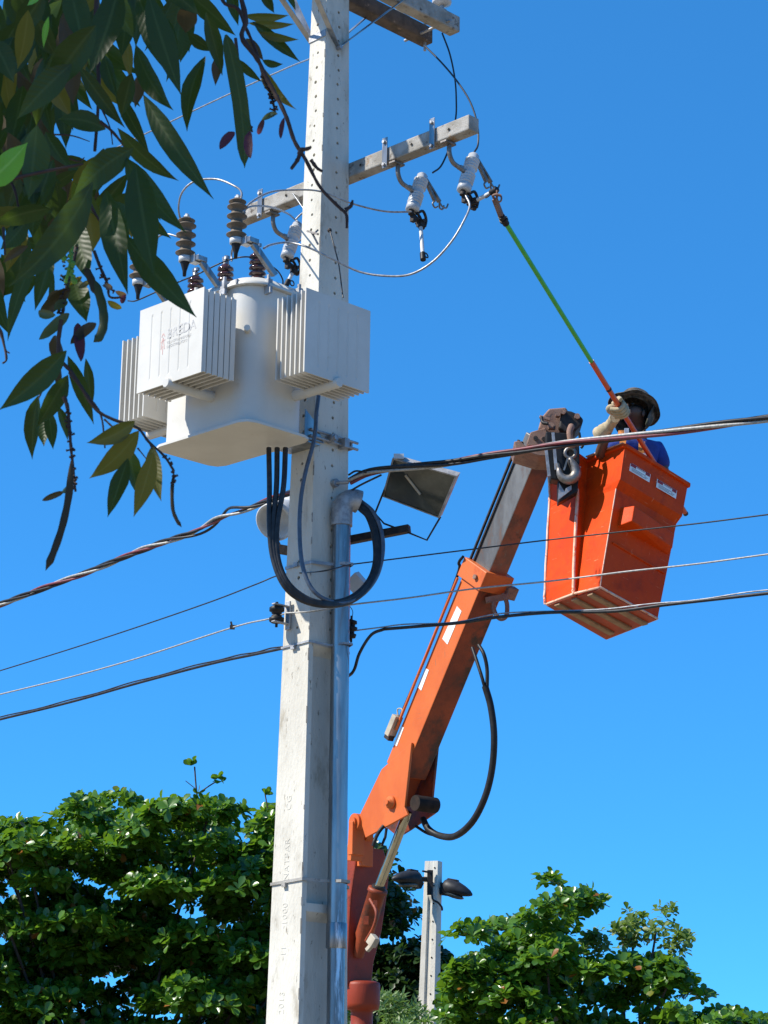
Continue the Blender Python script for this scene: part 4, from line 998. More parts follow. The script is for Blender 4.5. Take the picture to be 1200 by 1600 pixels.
for i, rr in ((3, .009), (4, .012)):
    pts = [r[i]+V((-.004, -.006, 0)) for r in RG]; q_ = spline(pts, 6); q_ = [p+V((rnd.uniform(-.003, .003), rnd.uniform(-.003, .003), 0)) for p in q_]; m_.tube(q_, rr, 6)
m_.tube([RG[0][3], RG[0][4]+V((0, -.003, 0)), RG[0][0]+V((.002, -.003, 0)), RG[0][1]+V((.002, 0, 0)), RG[0][2]], .009, 6)
part('chafed_seam', m_, 'fibre_edge', bk, BX)
m_ = MB(); m_.tube([r[0]+V((.002, -.003, 0)) for r in RG[:3]], .004, 6); m_.tube([r[5]+V((.0, -.005, 0)) for r in RG[2:]], .004, 6)
m_.bar(T[0]+V((-.36, -.012, .016)), T[0]+V((0.0, -.010, .016)), .03, .006); part('scuffed_edge', m_, 'fibre_edge', bk, BX)
m_ = MB(); f0 = [V((p.x*.985, p.y*.985, -.006)) for p in RG[0]]; m_.prism(f0, (0, 0, -.008)); part('floor_plate', m_, 'fibre_floor', bk, BX)
for x in (-.10, -.255, -.42):
    m_ = MB(); m_.box((x, .262, -.022), (.052, .515, .018)); part('floor_runner', m_, 'floor_rib', bk, BX, bevel=.005)
m_ = MB(); zs_ = .47
m_.hexa([V((.008, .05, zs_)), V((.010, .05, zs_+.14)), V((.010, .53, zs_+.14)), V((.008, .53, zs_))],
        [V((.125, .07, zs_+.02)), V((.125, .07, zs_+.135)), V((.075, .50, zs_+.135)), V((.075, .50, zs_+.03))])
part('side_step', m_, 'fibre', bk, BX, bevel=.006)
for z in (.34,):
    m_ = MB(); m_.bar((.004+z*.018, .03, z), (.004+z*.018, .52, z-.01), .012, .022, (1, 0, 0)); part('stiffening_rib', m_, 'fibre', bk, BX, bevel=.004)
xf = lambda z: .055
for y0, z0 in ((.03, .90), (.285, .895)):
    m_ = MB(); m_.box((.0625, y0+.095, z0), (.002, .19, .062)); part('warning_label', m_, 'white', bk, BX); lab_o = bpy.context.scene.collection.objects[-1]
    m_ = MB(); m_.box((.0642, y0+.03, z0+.018), (.001, .05, .022)); m_.box((.0642, y0+.165, z0+.018), (.001, .04, .022)); m_.box((.0642, y0+.095, z0+.0265), (.001, .18, .006)); part('red_heading', m_, 'decal_red', bk, BX)
    m_ = MB(); 
    for k, (ya_, yb_, zz_) in enumerate(((.065, .135, .018), (.02, .15, -.002), (.02, .12, -.012), (.14, .17, -.012), (.02, .16, -.021))): m_.box((.0642, y0+(ya_+yb_)/2, z0+zz_), (.001, yb_-ya_, .005))
    part('small_print', m_, 'decal_grey', bk, BX)
m_ = MB()
for z in (.94, .84, .78):
    m_.ball(T[4]+V((.006, .04, z-1.02)), .007, 6)
part('rivet', m_, 'palegrey', bk, BX)

# ================================================================== HOT STICK
S0 = P(781, 334, 12.2); S1 = P(1071, 802, 14.95)
def ST(px):   # point of the stick at image column px
    lo_, hi_ = -.2, 1.2
    for _ in range(50):
        t = (lo_+hi_)/2; q_ = lerp(S0, S1, t)-CAM; x = 600+F_PX*q_.dot(_r)/q_.dot(_f)
        if x < px: lo_ = t
        else: hi_ = t
    return lerp(S0, S1, t)
sx_ = (S1-S0).normalized()
hs = thing('hot_stick', 'long insulated pole, green above and orange below, reaching up to the fuse cutout', 'hot stick', Matrix.Translation(ST(925)))
m_ = MB(); m_.cyl(ST(788), ST(926), .0145, seg=12); part('green_section', m_, 'green', hs)
m_ = MB(); m_.cyl(ST(924), S1, .0175, seg=12); part('orange_section', m_, 'poleorange', hs)
m_ = MB(); m_.cyl(ST(950), ST(951.5), .0195, seg=12); m_.cyl(S1-sx_*.012, S1+sx_*.01, .0185, seg=12); part('collar_band', m_, 'castiron', hs)
m_ = MB(); m_.cyl(ST(783), ST(791), .021, seg=12); m_.cyl(ST(786), ST(788), .027, seg=10); part('end_ferrule', m_, 'black', hs)
m_ = MB(); h_ = ST(783); m_.bar(h_, P(773, 311, 12.15), .03, .022); m_.tube(spline([P(773, 311, 12.15), P(770, 306, 12.12), P(776, 304, 12.1), P(783, 306, 12.1)], 4), .008, 6)
m_.tube([P(780, 310, 12.12)+V((.014*math.cos(a), 0, .022*math.sin(a))) for a in [2*math.pi*k/12 for k in range(12)]], .006, 6, closed=True); m_.tube([P(777, 297, 12.1), P(776, 312, 12.12)], .007, 6); part('pull_hook', m_, 'rustiron', hs)

# ================================================================== PERSON
def skin_mesh(name, verts, edges, radii, m, parent, sub=2, root=0):
    me = bpy.data.meshes.new(name); T_ = ROOTM[parent.name].inverted()
    me.from_pydata([tuple(T_ @ V(v)) for v in verts], edges, [])
    o = bpy.data.objects.new(name, me); COL.objects.link(o)
    md = o.modifiers.new('skin', 'SKIN'); md.use_smooth_shade = True; md.branch_smoothing = .4
    for i, r_ in enumerate(radii):
        r_ = r_ if isinstance(r_, tuple) else (r_, r_)
        me.skin_vertices[0].data[i].radius = r_; me.skin_vertices[0].data[i].use_root = (i == root)
    sb = o.modifiers.new('sub', 'SUBSURF'); sb.levels = sub; sb.render_levels = sub
    dg = bpy.context.evaluated_depsgraph_get(); m2 = bpy.data.meshes.new_from_object(o.evaluated_get(dg))
    bpy.data.objects.remove(o); m2.materials.clear(); m2.materials.append(M[m]); m2.name = name
    for p_ in m2.polygons: p_.use_smooth = True
    o = bpy.data.objects.new(name, m2); COL.objects.link(o); o.parent = parent; ROOTM[o.name] = ROOTM[parent.name]
    return o
fl_c = BX @ V((-.26, .31, .01))
neck = P(997, 678, 14.56); head = P(988, 648, 14.50)
chest = neck+V((.0, .03, -.17)); belly = chest+V((-.01, .03, -.20)); pel = V((fl_c.x+.02, fl_c.y+.12, belly.z-.16))
shL = P(968, 697, 14.50); shR = P(1026, 698, 14.66)
elL = P(936, 712, 14.28); haL = ST(970); wrL = P(953, 664, (haL.y+elL.y)/2)
elR = P(1040, 750, 14.62); haR = ST(1046); wrR = haR+V((.02, -.02, -.06))
hipL = pel+V((-.09, -.03, -.04)); hipR = pel+V((.09, .03, -.04))
knL = V((hipL.x+.02, hipL.y-.05, (hipL.z+fl_c.z)/2)); knR = V((hipR.x-.01, hipR.y-.05, (hipR.z+fl_c.z)/2))
anL = V((hipL.x-.01, hipL.y-.02, fl_c.z+.07)); anR = V((hipR.x+.01, hipR.y-.02, fl_c.z+.07))
toL = anL+V((-.01, -.12, -.04)); toR = anR+V((.0, -.12, -.04))
pe = thing('person', 'worker in a camouflage hat and blue shirt standing in the bucket, gripping the hot stick', 'person', Matrix.Translation(V((fl_c.x, fl_c.y, fl_c.z))))
hup = V((.22, .40, .89)).normalized()
hf = V((-.45, -.75, .45)); hf = (hf-hup*hf.dot(hup)).normalized(); hr = hf.cross(hup)
vs = [pel, belly, chest, neck, neck+hup*.06-V((0, .0, 0)), head, head+hup*.06, shL, elL, wrL, shR, elR, wrR, hipL, knL, anL, toL, hipR, knR, anR, toR]
es = [(0, 1), (1, 2), (2, 3), (3, 4), (4, 5), (5, 6), (2, 7), (7, 8), (8, 9), (2, 10), (10, 11), (11, 12), (0, 13), (13, 14), (14, 15), (15, 16), (0, 17), (17, 18), (18, 19), (19, 20)]
rad = [(.13, .10), (.12, .10), (.14, .11), .06, .05, (.078, .09), (.07, .08), .055, .04, .03, .055, .04, .03, .085, .058, .04, .035, .085, .058, .04, .035]
skin_mesh('body', vs, es, rad, 'skin', pe)
skin_mesh('shirt', [pel+V((0, 0, .08)), belly, chest, neck-V((0, 0, .05)), shL, lerp(shL, elL, .75), shR, lerp(shR, elR, .72)], [(0, 1), (1, 2), (2, 3), (2, 4), (4, 5), (2, 6), (6, 7)],
          [(.15, .12), (.14, .12), (.16, .13), .085, .075, .062, .078, .066], 'shirt', pe)
skin_mesh('trousers', [pel+V((0, 0, .05)), pel, hipL, knL, anL, hipR, knR, anR], [(0, 1), (1, 2), (2, 3), (3, 4), (1, 5), (5, 6), (6, 7)], [(.145, .12), (.145, .12), .10, .075, .06, .10, .075, .06], 'trouser', pe)
for an, to in ((anL, toL), (anR, toR)):
    skin_mesh('boot', [an+V((0, 0, .08)), an-V((0, 0, .01)), to], [(0, 1), (1, 2)], [.055, .055, .045], 'black', pe)
# face
HR = Matrix((hr, hf, hup)).transposed()
m_ = MB(); fc = head
m_.loft([[fc+hf*.085+hup*.02+hr*x+hf*z for x, z in ((-.008, 0), (.008, 0), (0, .012))], [fc+hf*.085-hup*.022+hr*x+hf*z for x, z in ((-.016, 0), (.016, 0), (0, .028))], [fc+hf*.085-hup*.03+hr*x+hf*z for x, z in ((-.010, 0), (.010, 0), (0, .008))]])
part('nose', m_, 'skin', pe)
for s_ in (-1, 1):
    m_ = MB(); m_.ball(fc+hr*s_*.083-hf*.005, .03, 10, (.35, .6, 1), HR); part('ear', m_, 'skin', pe)
m_ = MB(); m_.ball(fc+hf*.075-hup*.075, .03, 10, (1, .7, .6), HR); part('chin', m_, 'skin', pe)
m_ = MB()
for s_ in (-1, 1): m_.ball(fc+hr*s_*.034+hf*.083+hup*.018, .011, 8, (1.2, .6, .7), HR)
part('eye', m_, 'black', pe)
m_ = MB(); m_.ball(fc+hf*.088-hup*.052, .02, 10, (1.2, .4, .35), HR); part('mouth', m_, 'skin', pe)
m_ = MB(); m_.ball(fc-hf*.055+hup*.035, .080, 14, (.95, 1.0, 1.05), HR); part('hair', m_, 'hair', pe)
# bucket hat with neck flap
hc = head+hup*.075-hf*.005
m_ = MB(); prof = [(.0, .172), (-.012, .178), (-.008, .182), (.012, .165), (.030, .118), (.036, .108), (.08, .104), (.105, .092), (.118, .06), (.122, .001)]
ri = []; 
for h_i, (h_, r_) in enumerate(prof):
    ring = []
    for k in range(36):
        a = 2*math.pi*k/36; w = .012*math.sin(3*a+.6)+.006*math.sin(7*a) if h_i < 4 else 0
        droop = -.03*max(0, -math.sin(a))**1.0 if h_i < 4 else 0
        ring.append(hc+hup*(h_+w+droop)+(hr*math.cos(a)+hf*math.sin(a))*(r_*(1+.03*math.sin(2*a))))
    ri.append(ring)
m_.loft(ri, False); 
ins = []
for h_, r_ in ((-.010, .168), (.022, .112), (.0, .098)):
    ins.append([hc+hup*(h_+((.012*math.sin(3*a+.6)+.006*math.sin(7*a)-.03*max(0, -math.sin(a))) if r_ > .12 else 0))+(hr*math.cos(a)+hf*math.sin(a))*r_ for a in [2*math.pi*k/36 for k in range(36)]])
m_.loft([ri[0], ins[0], ins[1], ins[2]], False); hat = part('hat', m_, 'camo', pe)
m_ = MB(); outr = []; 
for j, h_ in enumerate((0, -.05, -.10, -.15, -.18)):
    outr.append([hc+hup*(h_+.0)+(hr*math.cos(a)+hf*math.sin(a))*(.150-.012*j+.010*math.sin(5*a+j)) for a in [math.radians(x) for x in range(-178, 21, 11)]])
m_.v = [p for r in outr for p in r]; nn_ = len(outr[0])
for j in range(4):
    for k in range(nn_-1): m_.f.append([j*nn_+k, j*nn_+k+1, (j+1)*nn_+k+1, (j+1)*nn_+k]); m_.sm.append(True); m_.mi.append(0)
fo = part('neck_flap', m_, 'camo', pe); so = fo.modifiers.new('s', 'SOLIDIFY'); so.thickness = .006
# harness straps
def strap(pts, w=.042):
    m_ = MB(); q_ = spline(pts, 6)
    for i in range(len(q_)-1): m_.bar(q_[i], q_[i+1], w, .006, (0, -1, .1))
    return m_
part('harness_strap', strap([P(975, 680, 14.44), P(972, 700, 14.38), P(972, 725, 14.38)]), 'webbing', pe)
part('harness_strap', strap([P(1003, 690, 14.46), P(1002, 705, 14.42), P(1001, 725, 14.42)]), 'webbing', pe)
part('harness_strap', strap([P(966, 676, 14.42), P(975, 676, 14.40), P(984, 680, 14.40)], .03), 'webbing', pe)
m_ = MB(); m_.box(P(1008, 712, 14.38), (.04, .02, .03)); m_.box(P(979, 674, 14.36), (.03, .02, .04)); part('buckle', m_, 'palegrey', pe)
# gloved hands
def glove(G, W, C, rcuff, name='glove', K=1.18):
    m_ = MB(); ax1 = sx_
    toh = (G-W); side = (toh-ax1*toh.dot(ax1)).normalized(); up2 = ax1.cross(side)
    m_.tube(spline([C, lerp(C, W, .55), W, lerp(W, G, .45)], 5), [rcuff*(1-.42*min(1, i/10))*(1+.05*math.sin(i*1.9)) for i in range(16)], 16)
    pc = G-side*.035*K
    R_ = Matrix((side, ax1, up2)).transposed()
    m_.ball(pc-side*.012*K, .05*K, 16, (.8, .95, .45), R_)
    for k in range(4):
        off = ax1*(-.036+.024*k)*K; rr = (.032+.002*(k in (1, 2)))*(.5+.5*K); r0_ = (.0135-.001*(k == 3))*K
        arc = [pc+off+up2*.022*K-side*.01]
        for d_ in (100, 60, 20, -20, -60, -100, -135):
            a = math.radians(d_); arc.append(G+off+(side*math.cos(a)+up2*math.sin(a))*rr)
        m_.tube(spline(arc, 3), [r0_*(1.05-.25*i/21) for i in range(22)], 8)
    th = [pc-up2*.022-ax1*.03, G-up2*.034-ax1*.052-side*.01, G-up2*.032-ax1*.075+side*.012, G-up2*.012-ax1*.082+side*.03]
    m_.tube(spline(th, 4), [K*(.017-.005*i/12) for i in range(13)], 8)
    part(name, m_, 'leather', pe)
glove(haL, wrL, P(938, 680, (wrL.y+elL.y)/2), .062)
m_ = MB(); cc_ = P(938, 680, (wrL.y+elL.y)/2); m_.tube([cc_+(cc_-wrL).normalized()*.012, cc_], .045, 14); part('cuff_dark_hole', m_, 'black', pe)  # black disc stands for the shaded hollow of the open glove cuff
glove(haR, wrR, lerp(wrR, elR, .45), .05)
# ================================================================== REAR POLE AND STREET LAMPS
RPY = 38.0
rb, rt = P(669.5, 1600, RPY), P(677.5, 1346, RPY)
lean = (rt-rb).normalized(); base = rb-lean*(rb.z/lean.z)
RR = Matrix.Rotation(math.radians(-28), 4, 'Z')
XR = Matrix.Translation(base) @ V((0, 0, 1)).rotation_difference(lean).to_matrix().to_4x4() @ RR
Ht = (rt-base).length
rp = thing('concrete_pole', 'shorter weathered concrete pole between the trees with two street lamps on top', 'utility pole', XR)
m_ = MB()
def sec(h, e=0):
    hx = .125+.0105*(Ht-h)*1.0; hy = .085+.008*(Ht-h); g1 = .035
    if h > Ht-.62: g1 = .004
    w = .045
    return [V((x, y, h)) for x, y in ((-hx, -hy), (-w, -hy), (-w+.01, -hy+g1), (w-.01, -hy+g1), (w, -hy), (hx, -hy), (hx, hy), (-hx, hy))]
hs_ = [0, 1, 2, 3, 4, Ht-.70, Ht-.60, Ht]
m_.loft([sec(h) for h in hs_], True, False); part('shaft', m_, 'concrete', rp, XR, bevel=.012)
m_ = MB()
for i in range(9): m_.cyl((.07, -.085-.0006-.008*(i*.3), Ht-.12-i*.3), (.07, -.095-.008*(i*.3), Ht-.12-i*.3), .014, seg=8)
part('bolt_hole', m_, 'hole', rp, XR)
def lamp(p_in, p_out, body_l, label, sgn):
    d = (p_out-p_in).normalized(); X = Matrix.Translation(p_in)
    t_ = thing('street_lamp', label, 'street lamp', X, group='street lamps on the rear pole')
    m_ = MB(); m_.cyl(p_in, p_in+d*((p_out-p_in).length-body_l+.05), .045, seg=10); part('arm', m_, 'castiron', t_)
    q0 = p_out-d*body_l; side = d.cross(V((0, 0, 1))).normalized(); up3 = side.cross(d)
    m_ = MB(); rings = []
    for t, w, hu, hd in ((0, .10, .10, .12), (.06, .13, .13, .16), (.2, .165, .15, .15), (.45, .17, .145, .11), (.7, .14, .11, .07), (.88, .09, .07, .04), (.98, .035, .03, .015), (1, .01, .01, .005)):
        c = q0+d*(t*body_l); rings.append([c+side*w*math.cos(a)+up3*(hu if math.sin(a) > 0 else hd)*math.sin(a) for a in [2*math.pi*k/20 for k in range(20)]])
    m_.loft(rings); part('lamp_head', m_, 'lampgrey', t_)
    m_ = MB(); m_.bar(q0-d*.02-up3*.04, q0+d*.05-up3*.14, .15, .10, up3); m_.bar(q0+d*.04+up3*.13, q0+d*.22+up3*.155, .12, .03, up3); part('gear_cover', m_, 'black', t_, bevel=.01)
    m_ = MB(); 
    c = q0+d*body_l*.38-up3*.10; m_.ball(c, .14, 14, (1, 1.5, .35), Matrix((side, d, up3)).transposed()); part('lens', m_, 'glass', t_)
lamp(P(669, 1374, RPY-.1), P(613, 1373, RPY-.6), .58, 'left dark street lamp partly behind the orange arm', -1)
lamp(P(688, 1382, RPY-.0), P(738, 1399, RPY-.2), .54, 'right dark street lamp pointing away from the rear pole', 1)
m_ = MB(); m_.box(P(672, 1379, RPY-.16), (.10, .04, .42)); m_.bar(P(660, 1361, RPY-.3), P(676, 1364, RPY-.15), .03, .03); solo('lamp_bracket', m_, 'castiron', 'dark upright bracket holding the two street lamps', 'bracket', bevel=.005)
wire('lamp_cable', [P(675, 1392, RPY-.2), P(676, 1405, RPY-.22), P(684, 1410, RPY-.25), P(690, 1417, RPY-.2), P(691, 1422, RPY-.15)], .018, 'cable', 'loose dark cable hanging below the lamp bracket', 'cable')

# ================================================================== TREES BEHIND
def in_poly(x, y, poly):
    c = False; n = len(poly)
    for i in range(n):
        x1, y1 = poly[i]; x2, y2 = poly[(i+1) % n]
        if (y1 > y) != (y2 > y) and x < (x2-x1)*(y-y1)/(y2-y1)+x1: c = not c
    return c
def leaf_shape(kind):
    """unit leaf along +x, face up +z; returns verts, faces"""
    if kind == 'obovate': st = [(0, .03), (.3, .16), (.62, .30), (.86, .26), (1.0, .03)]
    else: st = [(0, .02), (.3, .12), (.6, .12), (1.0, .01)]
    vs = []; fs = []
    for t, w in st:
        z = -.10*t*t
        vs += [V((t, -w, z+w*.28)), V((t, 0, z)), V((t, w, z+w*.28))]
    for i in range(len(st)-1):
        a = i*3; fs += [(a, a+1, a+4, a+3), (a+1, a+2, a+5, a+4)]
    return vs, fs
LEAFMESH = {}
def leaf_mesh(kind, m):
    k = (kind, m)
    if k not in LEAFMESH:
        vs, fs = leaf_shape(kind); me = bpy.data.meshes.new('leaf'); me.from_pydata([tuple(v) for v in vs], [], fs)
        me.polygons.foreach_set('use_smooth', [True]*len(fs)); me.materials.append(M[m]); LEAFMESH[k] = me
    return LEAFMESH[k]
def make_tree(name, label, cat, polys, Y, depth, m, trunk_px, npads, ros, L=.15, kind='obovate', seed=1, pad=(.42, .17), single=300, per=9, under=None, limbs=True, dark=.0):
    R = random.Random(seed)
    base = P(trunk_px, 1600, Y+depth/2); base = V((base.x, base.y, 0))
    t_ = thing(name, label, cat, Matrix.Translation(base))
    leaves = []; pads = []
    tries = 0
    allx = [p[0] for pl in polys for p in pl]; ally = [p[1] for pl in polys for p in pl]
    while len(pads) < npads and tries < npads*60:
        tries += 1
        x = R.uniform(min(allx), max(allx)); y = R.uniform(min(ally), max(ally)); yy = Y+R.random()*depth
        if not any(in_poly(x, y-2, pl) for pl in polys): continue
        c = P(x, y, yy); pads.append((c, R.uniform(.7, 1.25)))
    for c, s_ in pads:
        n = int(ros*s_*s_)
        for k in range(n):
            a = R.uniform(0, 2*math.pi); r_ = math.sqrt(R.random()); h = math.sqrt(max(0, 1-r_*r_))
            p = c+V((math.cos(a)*r_*pad[0]*s_, math.sin(a)*r_*pad[0]*s_, (h-.75)*pad[1]*s_+R.uniform(-.05, .05)))
            # keep the drawn outline
            q = p-CAM; px = 600+F_PX*q.dot(_r)/q.dot(_f); py = 800-F_PX*q.dot(_u)/q.dot(_f)
            if not any(in_poly(px, py, pl) for pl in polys): 
                if R.random() < .9: continue
            ax = V((math.cos(a)*r_*.9+R.uniform(-.35, .35), math.sin(a)*r_*.9+R.uniform(-.35, .35), .9)).normalized()
            X_ = ax.orthogonal().normalized(); Y_ = ax.cross(X_); a0 = R.uniform(0, 6.28)
            nl = R.randint(per-2, per+1)
            for j in range(nl):
                b = a0+2.4*j; el = math.radians(R.uniform(5, 60) if j < nl*.6 else R.uniform(-25, 15))
                d = (X_*math.cos(b)+Y_*math.sin(b))*math.cos(el)+ax*math.sin(el)
                nn = ax*math.cos(el)-(X_*math.cos(b)+Y_*math.sin(b))*math.sin(el)
                nn = (nn+V((R.uniform(-.3, .3), R.uniform(-.3, .3), R.uniform(-.3, .3)))).normalized()
                sd = nn.cross(d).normalized(); nn = d.cross(sd)
                l = L*R.uniform(.55, 1.22)
                leaves.append((p+d*.015, d*l, sd*l, nn*l, R.random()))
    # the leaves that show largest: nearest to the camera and inside the frame
    def infr(lf):
        q = lf[0]-CAM; px = 600+F_PX*q.dot(_r)/q.dot(_f); py = 800-F_PX*q.dot(_u)/q.dot(_f)
        return 0 < px < 1200 and py < 1600
    leaves.sort(key=lambda l_: (0 if infr(l_) else 1, l_[0].y))
    me = leaf_mesh(kind, m)
    for p, d, s_, n_, r_ in leaves[:single]:
        o = bpy.data.objects.new('leaf', me); COL.objects.link(o); o.parent = t_
        pl = p-base
        o.matrix_local = Matrix(((d.x, s_.x, n_.x, pl.x), (d.y, s_.y, n_.y, pl.y), (d.z, s_.z, n_.z, pl.z), (0, 0, 0, 1)))
    vs, fs = leaf_shape(kind); mb = MB(); at_ = []
    for p, d, s_, n_, r_ in leaves[single:]:
        o_ = len(mb.v)
        mb.v += [p+d*v.x+s_*v.y+n_*v.z for v in vs]
        for f in fs: mb.f.append([i+o_ for i in f]); mb.sm.append(True); mb.mi.append(0); at_.append(r_)
    if mb.v: part('crown', mb, m, t_, kind='stuff', rnd_attr=at_)
    # trunk and limbs
    tb = MB(); zc = min(c.z for c, s_ in pads)
    fork = base+V((0, 0, max(.8, zc*.55)))
    tb.tube([base, lerp(base, fork, .5)+V((.05, .03, 0)), fork], [.22, .17, .14], 10)
    part('trunk', tb, 'bark', t_)
    if limbs:
        lb = MB()
        for c, s_ in pads[::11]:
            e = c-V((0, 0, pad[1]*.6)); mid = lerp(fork, e, .5)+V((R.uniform(-.2, .2), R.uniform(-.2, .2), -.25))
            q_ = spline([fork, mid, e], 4); lb.tube(q_, [.04*(1-i/len(q_))+.010 for i in range(len(q_))], 5)
        part('limb', lb, 'bark', t_)
    return t_, len(leaves)
left_out = [[(-160, 1300), (-60, 1278), (0, 1286), (40, 1280), (62, 1292), (76, 1270), (104, 1262), (116, 1250), (110, 1230), (138, 1226), (146, 1240), (160, 1230), (180, 1226), (200, 1230), (222, 1234), (238, 1250), (262, 1252), (275, 1246), (290, 1258), (312, 1262), (330, 1236), (352, 1246), (366, 1256), (395, 1262), (412, 1256), (440, 1262), (470, 1300), (520, 1330), (540, 1400), (520, 1760), (-160, 1760)]]
holes_l = [(205, 1392, 20, 7), (70, 1468, 32, 14), (5, 1365, 12, 16), (85, 1492, 18, 8)]
nl = 0
_t, k_ = make_tree('almond_tree', 'large dense broad leaved tree filling the lower left behind the pole', 'tree', left_out, 31.5, 3.2, 'almond', 200, 430, 28, seed=3, L=.16)
print('leaves', k_)
# dead twig with small tufts poking out of the top of the left tree
tw_ = [t for t in COL.objects if t.name.startswith('almond_tree')][0]
m_ = MB(); m_.tube(spline([P(312, 1268, 31.6), P(308, 1245, 31.6), P(306, 1225, 31.6), P(304, 1198, 31.6)], 4), .012, 5); m_.tube([P(309, 1240, 31.6), P(330, 1226, 31.6), P(340, 1220, 31.6)], .01, 5); m_.tube([P(305, 1232, 31.6), P(290, 1220, 31.6)], .006, 5); m_.tube([P(306, 1256, 31.6), P(294, 1241, 31.6)], .006, 5); m_.tube([P(418, 1262, 31.6), P(414, 1240, 31.6)], .01, 5)
part('bare_twig', m_, 'bark', tw_)
R = random.Random(8); me = leaf_mesh('obovate', 'almond')
for (x, y, n) in ((303, 1192, 9), (299, 1196, 5), (340, 1216, 9), (346, 1221, 5), (308, 1240, 6), (414, 1241, 8), (319, 1248, 5)):
    for j in range(n):
        d = V((R.uniform(-1, 1), R.uniform(-1, .3), R.uniform(-.2, 1))).normalized(); n_ = d.orthogonal().normalized(); n_.rotate(Quaternion(d, R.uniform(0, 6))); s_ = n_.cross(d); l = .13*R.uniform(.7, 1.1)
        o = bpy.data.objects.new('leaf', me); COL.objects.link(o); o.parent = tw_; pl = P(x, y, 31.6)-ROOTM[tw_.name].translation
        d, s_, n_ = d*l, s_*l, n_*l
        o.matrix_local = Matrix(((d.x, s_.x, n_.x, pl.x), (d.y, s_.y, n_.y, pl.y), (d.z, s_.z, n_.z, pl.z), (0, 0, 0, 1)))
right_out = [[(702, 1448), (716, 1438), (745, 1444), (775, 1448), (792, 1440), (798, 1424), (820, 1418), (828, 1404), (848, 1400), (850, 1372), (862, 1362), (874, 1378), (880, 1392), (900, 1390), (918, 1378), (934, 1384), (944, 1394), (940, 1412), (912, 1424), (905, 1440), (908, 1468), (895, 1492), (930, 1496), (950, 1510), (972, 1506), (990, 1490), (1010, 1484), (1034, 1490), (1060, 1500), (1078, 1524), (1084, 1545), (1104, 1548), (1112, 1566), (1108, 1590), (1140, 1760), (700, 1760), (694, 1640), (692, 1560), (694, 1540), (696, 1512), (720, 1500), (745, 1496), (770, 1490), (785, 1478), (760, 1468), (730, 1470), (715, 1474)]]
_t, k_ = make_tree('almond_tree', 'sunlit broad leaved tree right of the rear pole, reaching up to a leafy point', 'tree', right_out, 29.5, 2.4, 'almond', 840, 140, 26, seed=5, L=.15, pad=(.34, .15))
print('leaves', k_)
_t, k_ = make_tree('sapling_tree', 'loose pale leafed branch tree rising behind the right side of the broad leaved tree', 'tree', [[(968, 1412), (985, 1408), (1012, 1428), (1035, 1414), (1056, 1422), (1074, 1440), (1078, 1470), (1084, 1490), (1072, 1508), (1058, 1496), (1040, 1478), (1005, 1470), (985, 1484), (960, 1482), (920, 1500), (900, 1500), (915, 1470), (935, 1440), (955, 1430), (985, 1440)]], 31, .9, 'dryleaf', 990, 30, 8, seed=9, L=.11, pad=(.16, .12), per=7)
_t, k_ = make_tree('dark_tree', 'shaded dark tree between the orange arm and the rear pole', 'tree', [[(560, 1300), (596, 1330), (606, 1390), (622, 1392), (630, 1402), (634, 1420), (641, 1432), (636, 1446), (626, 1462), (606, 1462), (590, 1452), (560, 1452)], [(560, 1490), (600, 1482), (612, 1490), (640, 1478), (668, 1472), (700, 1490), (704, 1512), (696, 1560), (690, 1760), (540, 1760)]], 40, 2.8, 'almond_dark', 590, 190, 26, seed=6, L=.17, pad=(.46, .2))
_t, k_ = make_tree('broadleaf_bush', 'bright leafy bush at the lower right corner', 'bush', [[(1030, 1586), (1050, 1572), (1078, 1566), (1110, 1572), (1140, 1568), (1170, 1576), (1200, 1576), (1300, 1586), (1420, 1600), (1420, 1760), (1020, 1760)]], 28.5, 1.8, 'almond', 1180, 110, 24, seed=12, L=.13, pad=(.34, .15), limbs=False)
_t, k_ = make_tree('narrowleaf_bush', 'pale narrow leaved bush at the foot of the rear pole', 'bush', [[(585, 1560), (600, 1552), (620, 1560), (645, 1562), (665, 1572), (690, 1580), (700, 1600), (720, 1760), (570, 1760)]], 25.5, 1.0, 'narrow', 640, 44, 34, seed=15, L=.10, kind='narrow', pad=(.26, .18), per=8, limbs=False)

